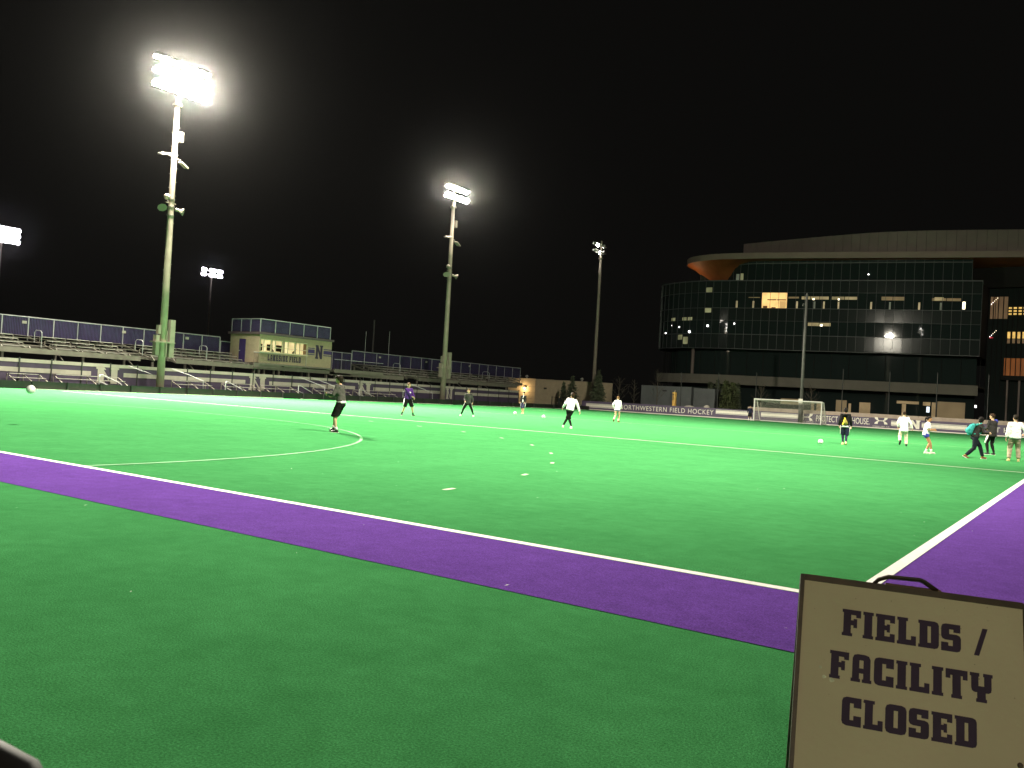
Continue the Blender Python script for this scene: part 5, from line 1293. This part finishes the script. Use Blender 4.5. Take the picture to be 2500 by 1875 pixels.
b = MB(); b.tube([T(-0.33, 0, 0.04), T(-0.37, 0, 0.12), T(-0.345, 0, 0.22)], [(0.05, 0.11), (0.06, 0.12), (0.04, 0.10)], 12, ref=k['fwd']); remesh(b, 'front_pocket', cm('teal_pocket', (0.05, 0.33, 0.30)), bk, 0.012, 2, 0.008, 5, 14)
for sd in (1, -1): MB().tube([T(-0.16, sd*0.10, 0.40), T(-0.02, sd*0.13, 0.555), T(0.13, sd*0.13, 0.42), T(0.10, sd*0.15, 0.18), T(-0.12, sd*0.14, 0.05)], [(0.02, 0.03)]*5, 8).build('shoulder_strap', cm('teal_pocket', (0.05, 0.33, 0.30)), bk, True)
P('tall person in dark jacket with a blue shoulder patch and striped black trousers', -2.45, 37.0, 48, 1.90, (0.10, 0.09, 0), (-0.06, -0.09, 0), (-0.06, 0.30, 0.34), (-0.02, 0.28, 0.36), lean=(0, 0),
  top=charc, bottom=blk, kind='tights', shoe=bsh, sole=wsh, hair=('short', brn), hem=-0.16, shoulder_m=blu, stripe_m=wht, belly=1.05, turn=15)
P('person in white shirt and khaki trousers seen from behind, left hand hanging', -1.16, 31.4, 6, 1.85, (0.0, 0.17, 0), (0.02, -0.15, 0), (0.11, 0.0, 0.55), (0.14, 0.16, 0.36), lean=(0, 0),
  top=wht, bottom=khaki, kind='trousers', shoe=ysh, sole=ysh, hair=('short', dkb), hem=-0.08, belly=1.12, legw=1.08, turn=15)
P('person in navy jacket bending over at the right picture edge', -0.38, 32.2, 80, 1.78, (0.14, 0.12, 0), (-0.12, -0.12, 0), (0.0, 0.10, 0.50), (0.0, 0.12, 0.50), hip=(-0.12, 0), lean=(42, 0),
  top=navy, bottom=blk, kind='trousers', shoe=bsh, sole=wsh, hair=('short', blk_h), hem=-0.12, belly=1.15)
P('tiny person in dark clothes standing against the far end of the black board', -57.2, 89.5, 175, 1.75, (0, 0.10, 0), (0.04, -0.10, 0), (0.06, 0.04, 0.52), (0.06, 0.04, 0.52),
  top=blk, bottom=blk, kind='trousers', shoe=wsh, sole=wsh, hair=('short', dkb), vox=0.014)
# ------------------------------------------------------------------ scattering air added to imitate the glare around the lamps
if GLOW_HAZE:
    hz = bpy.data.materials.new('lamp_glow_air'); hz.use_nodes = True; nt = hz.node_tree; nt.nodes.clear()
    out = nt.nodes.new('ShaderNodeOutputMaterial'); pv = nt.nodes.new('ShaderNodeVolumePrincipled')
    pv.inputs['Color'].default_value = (0.9, 0.9, 0.9, 1); pv.inputs['Density'].default_value = GLOW_HAZE; pv.inputs['Anisotropy'].default_value = 0.985
    nt.links.new(pv.outputs['Volume'], out.inputs['Volume'])
    hzo = MB().box(-230, 60, -70, 200, -1.03, 45).build('glow_haze', hz); hzo['kind'] = 'stuff'
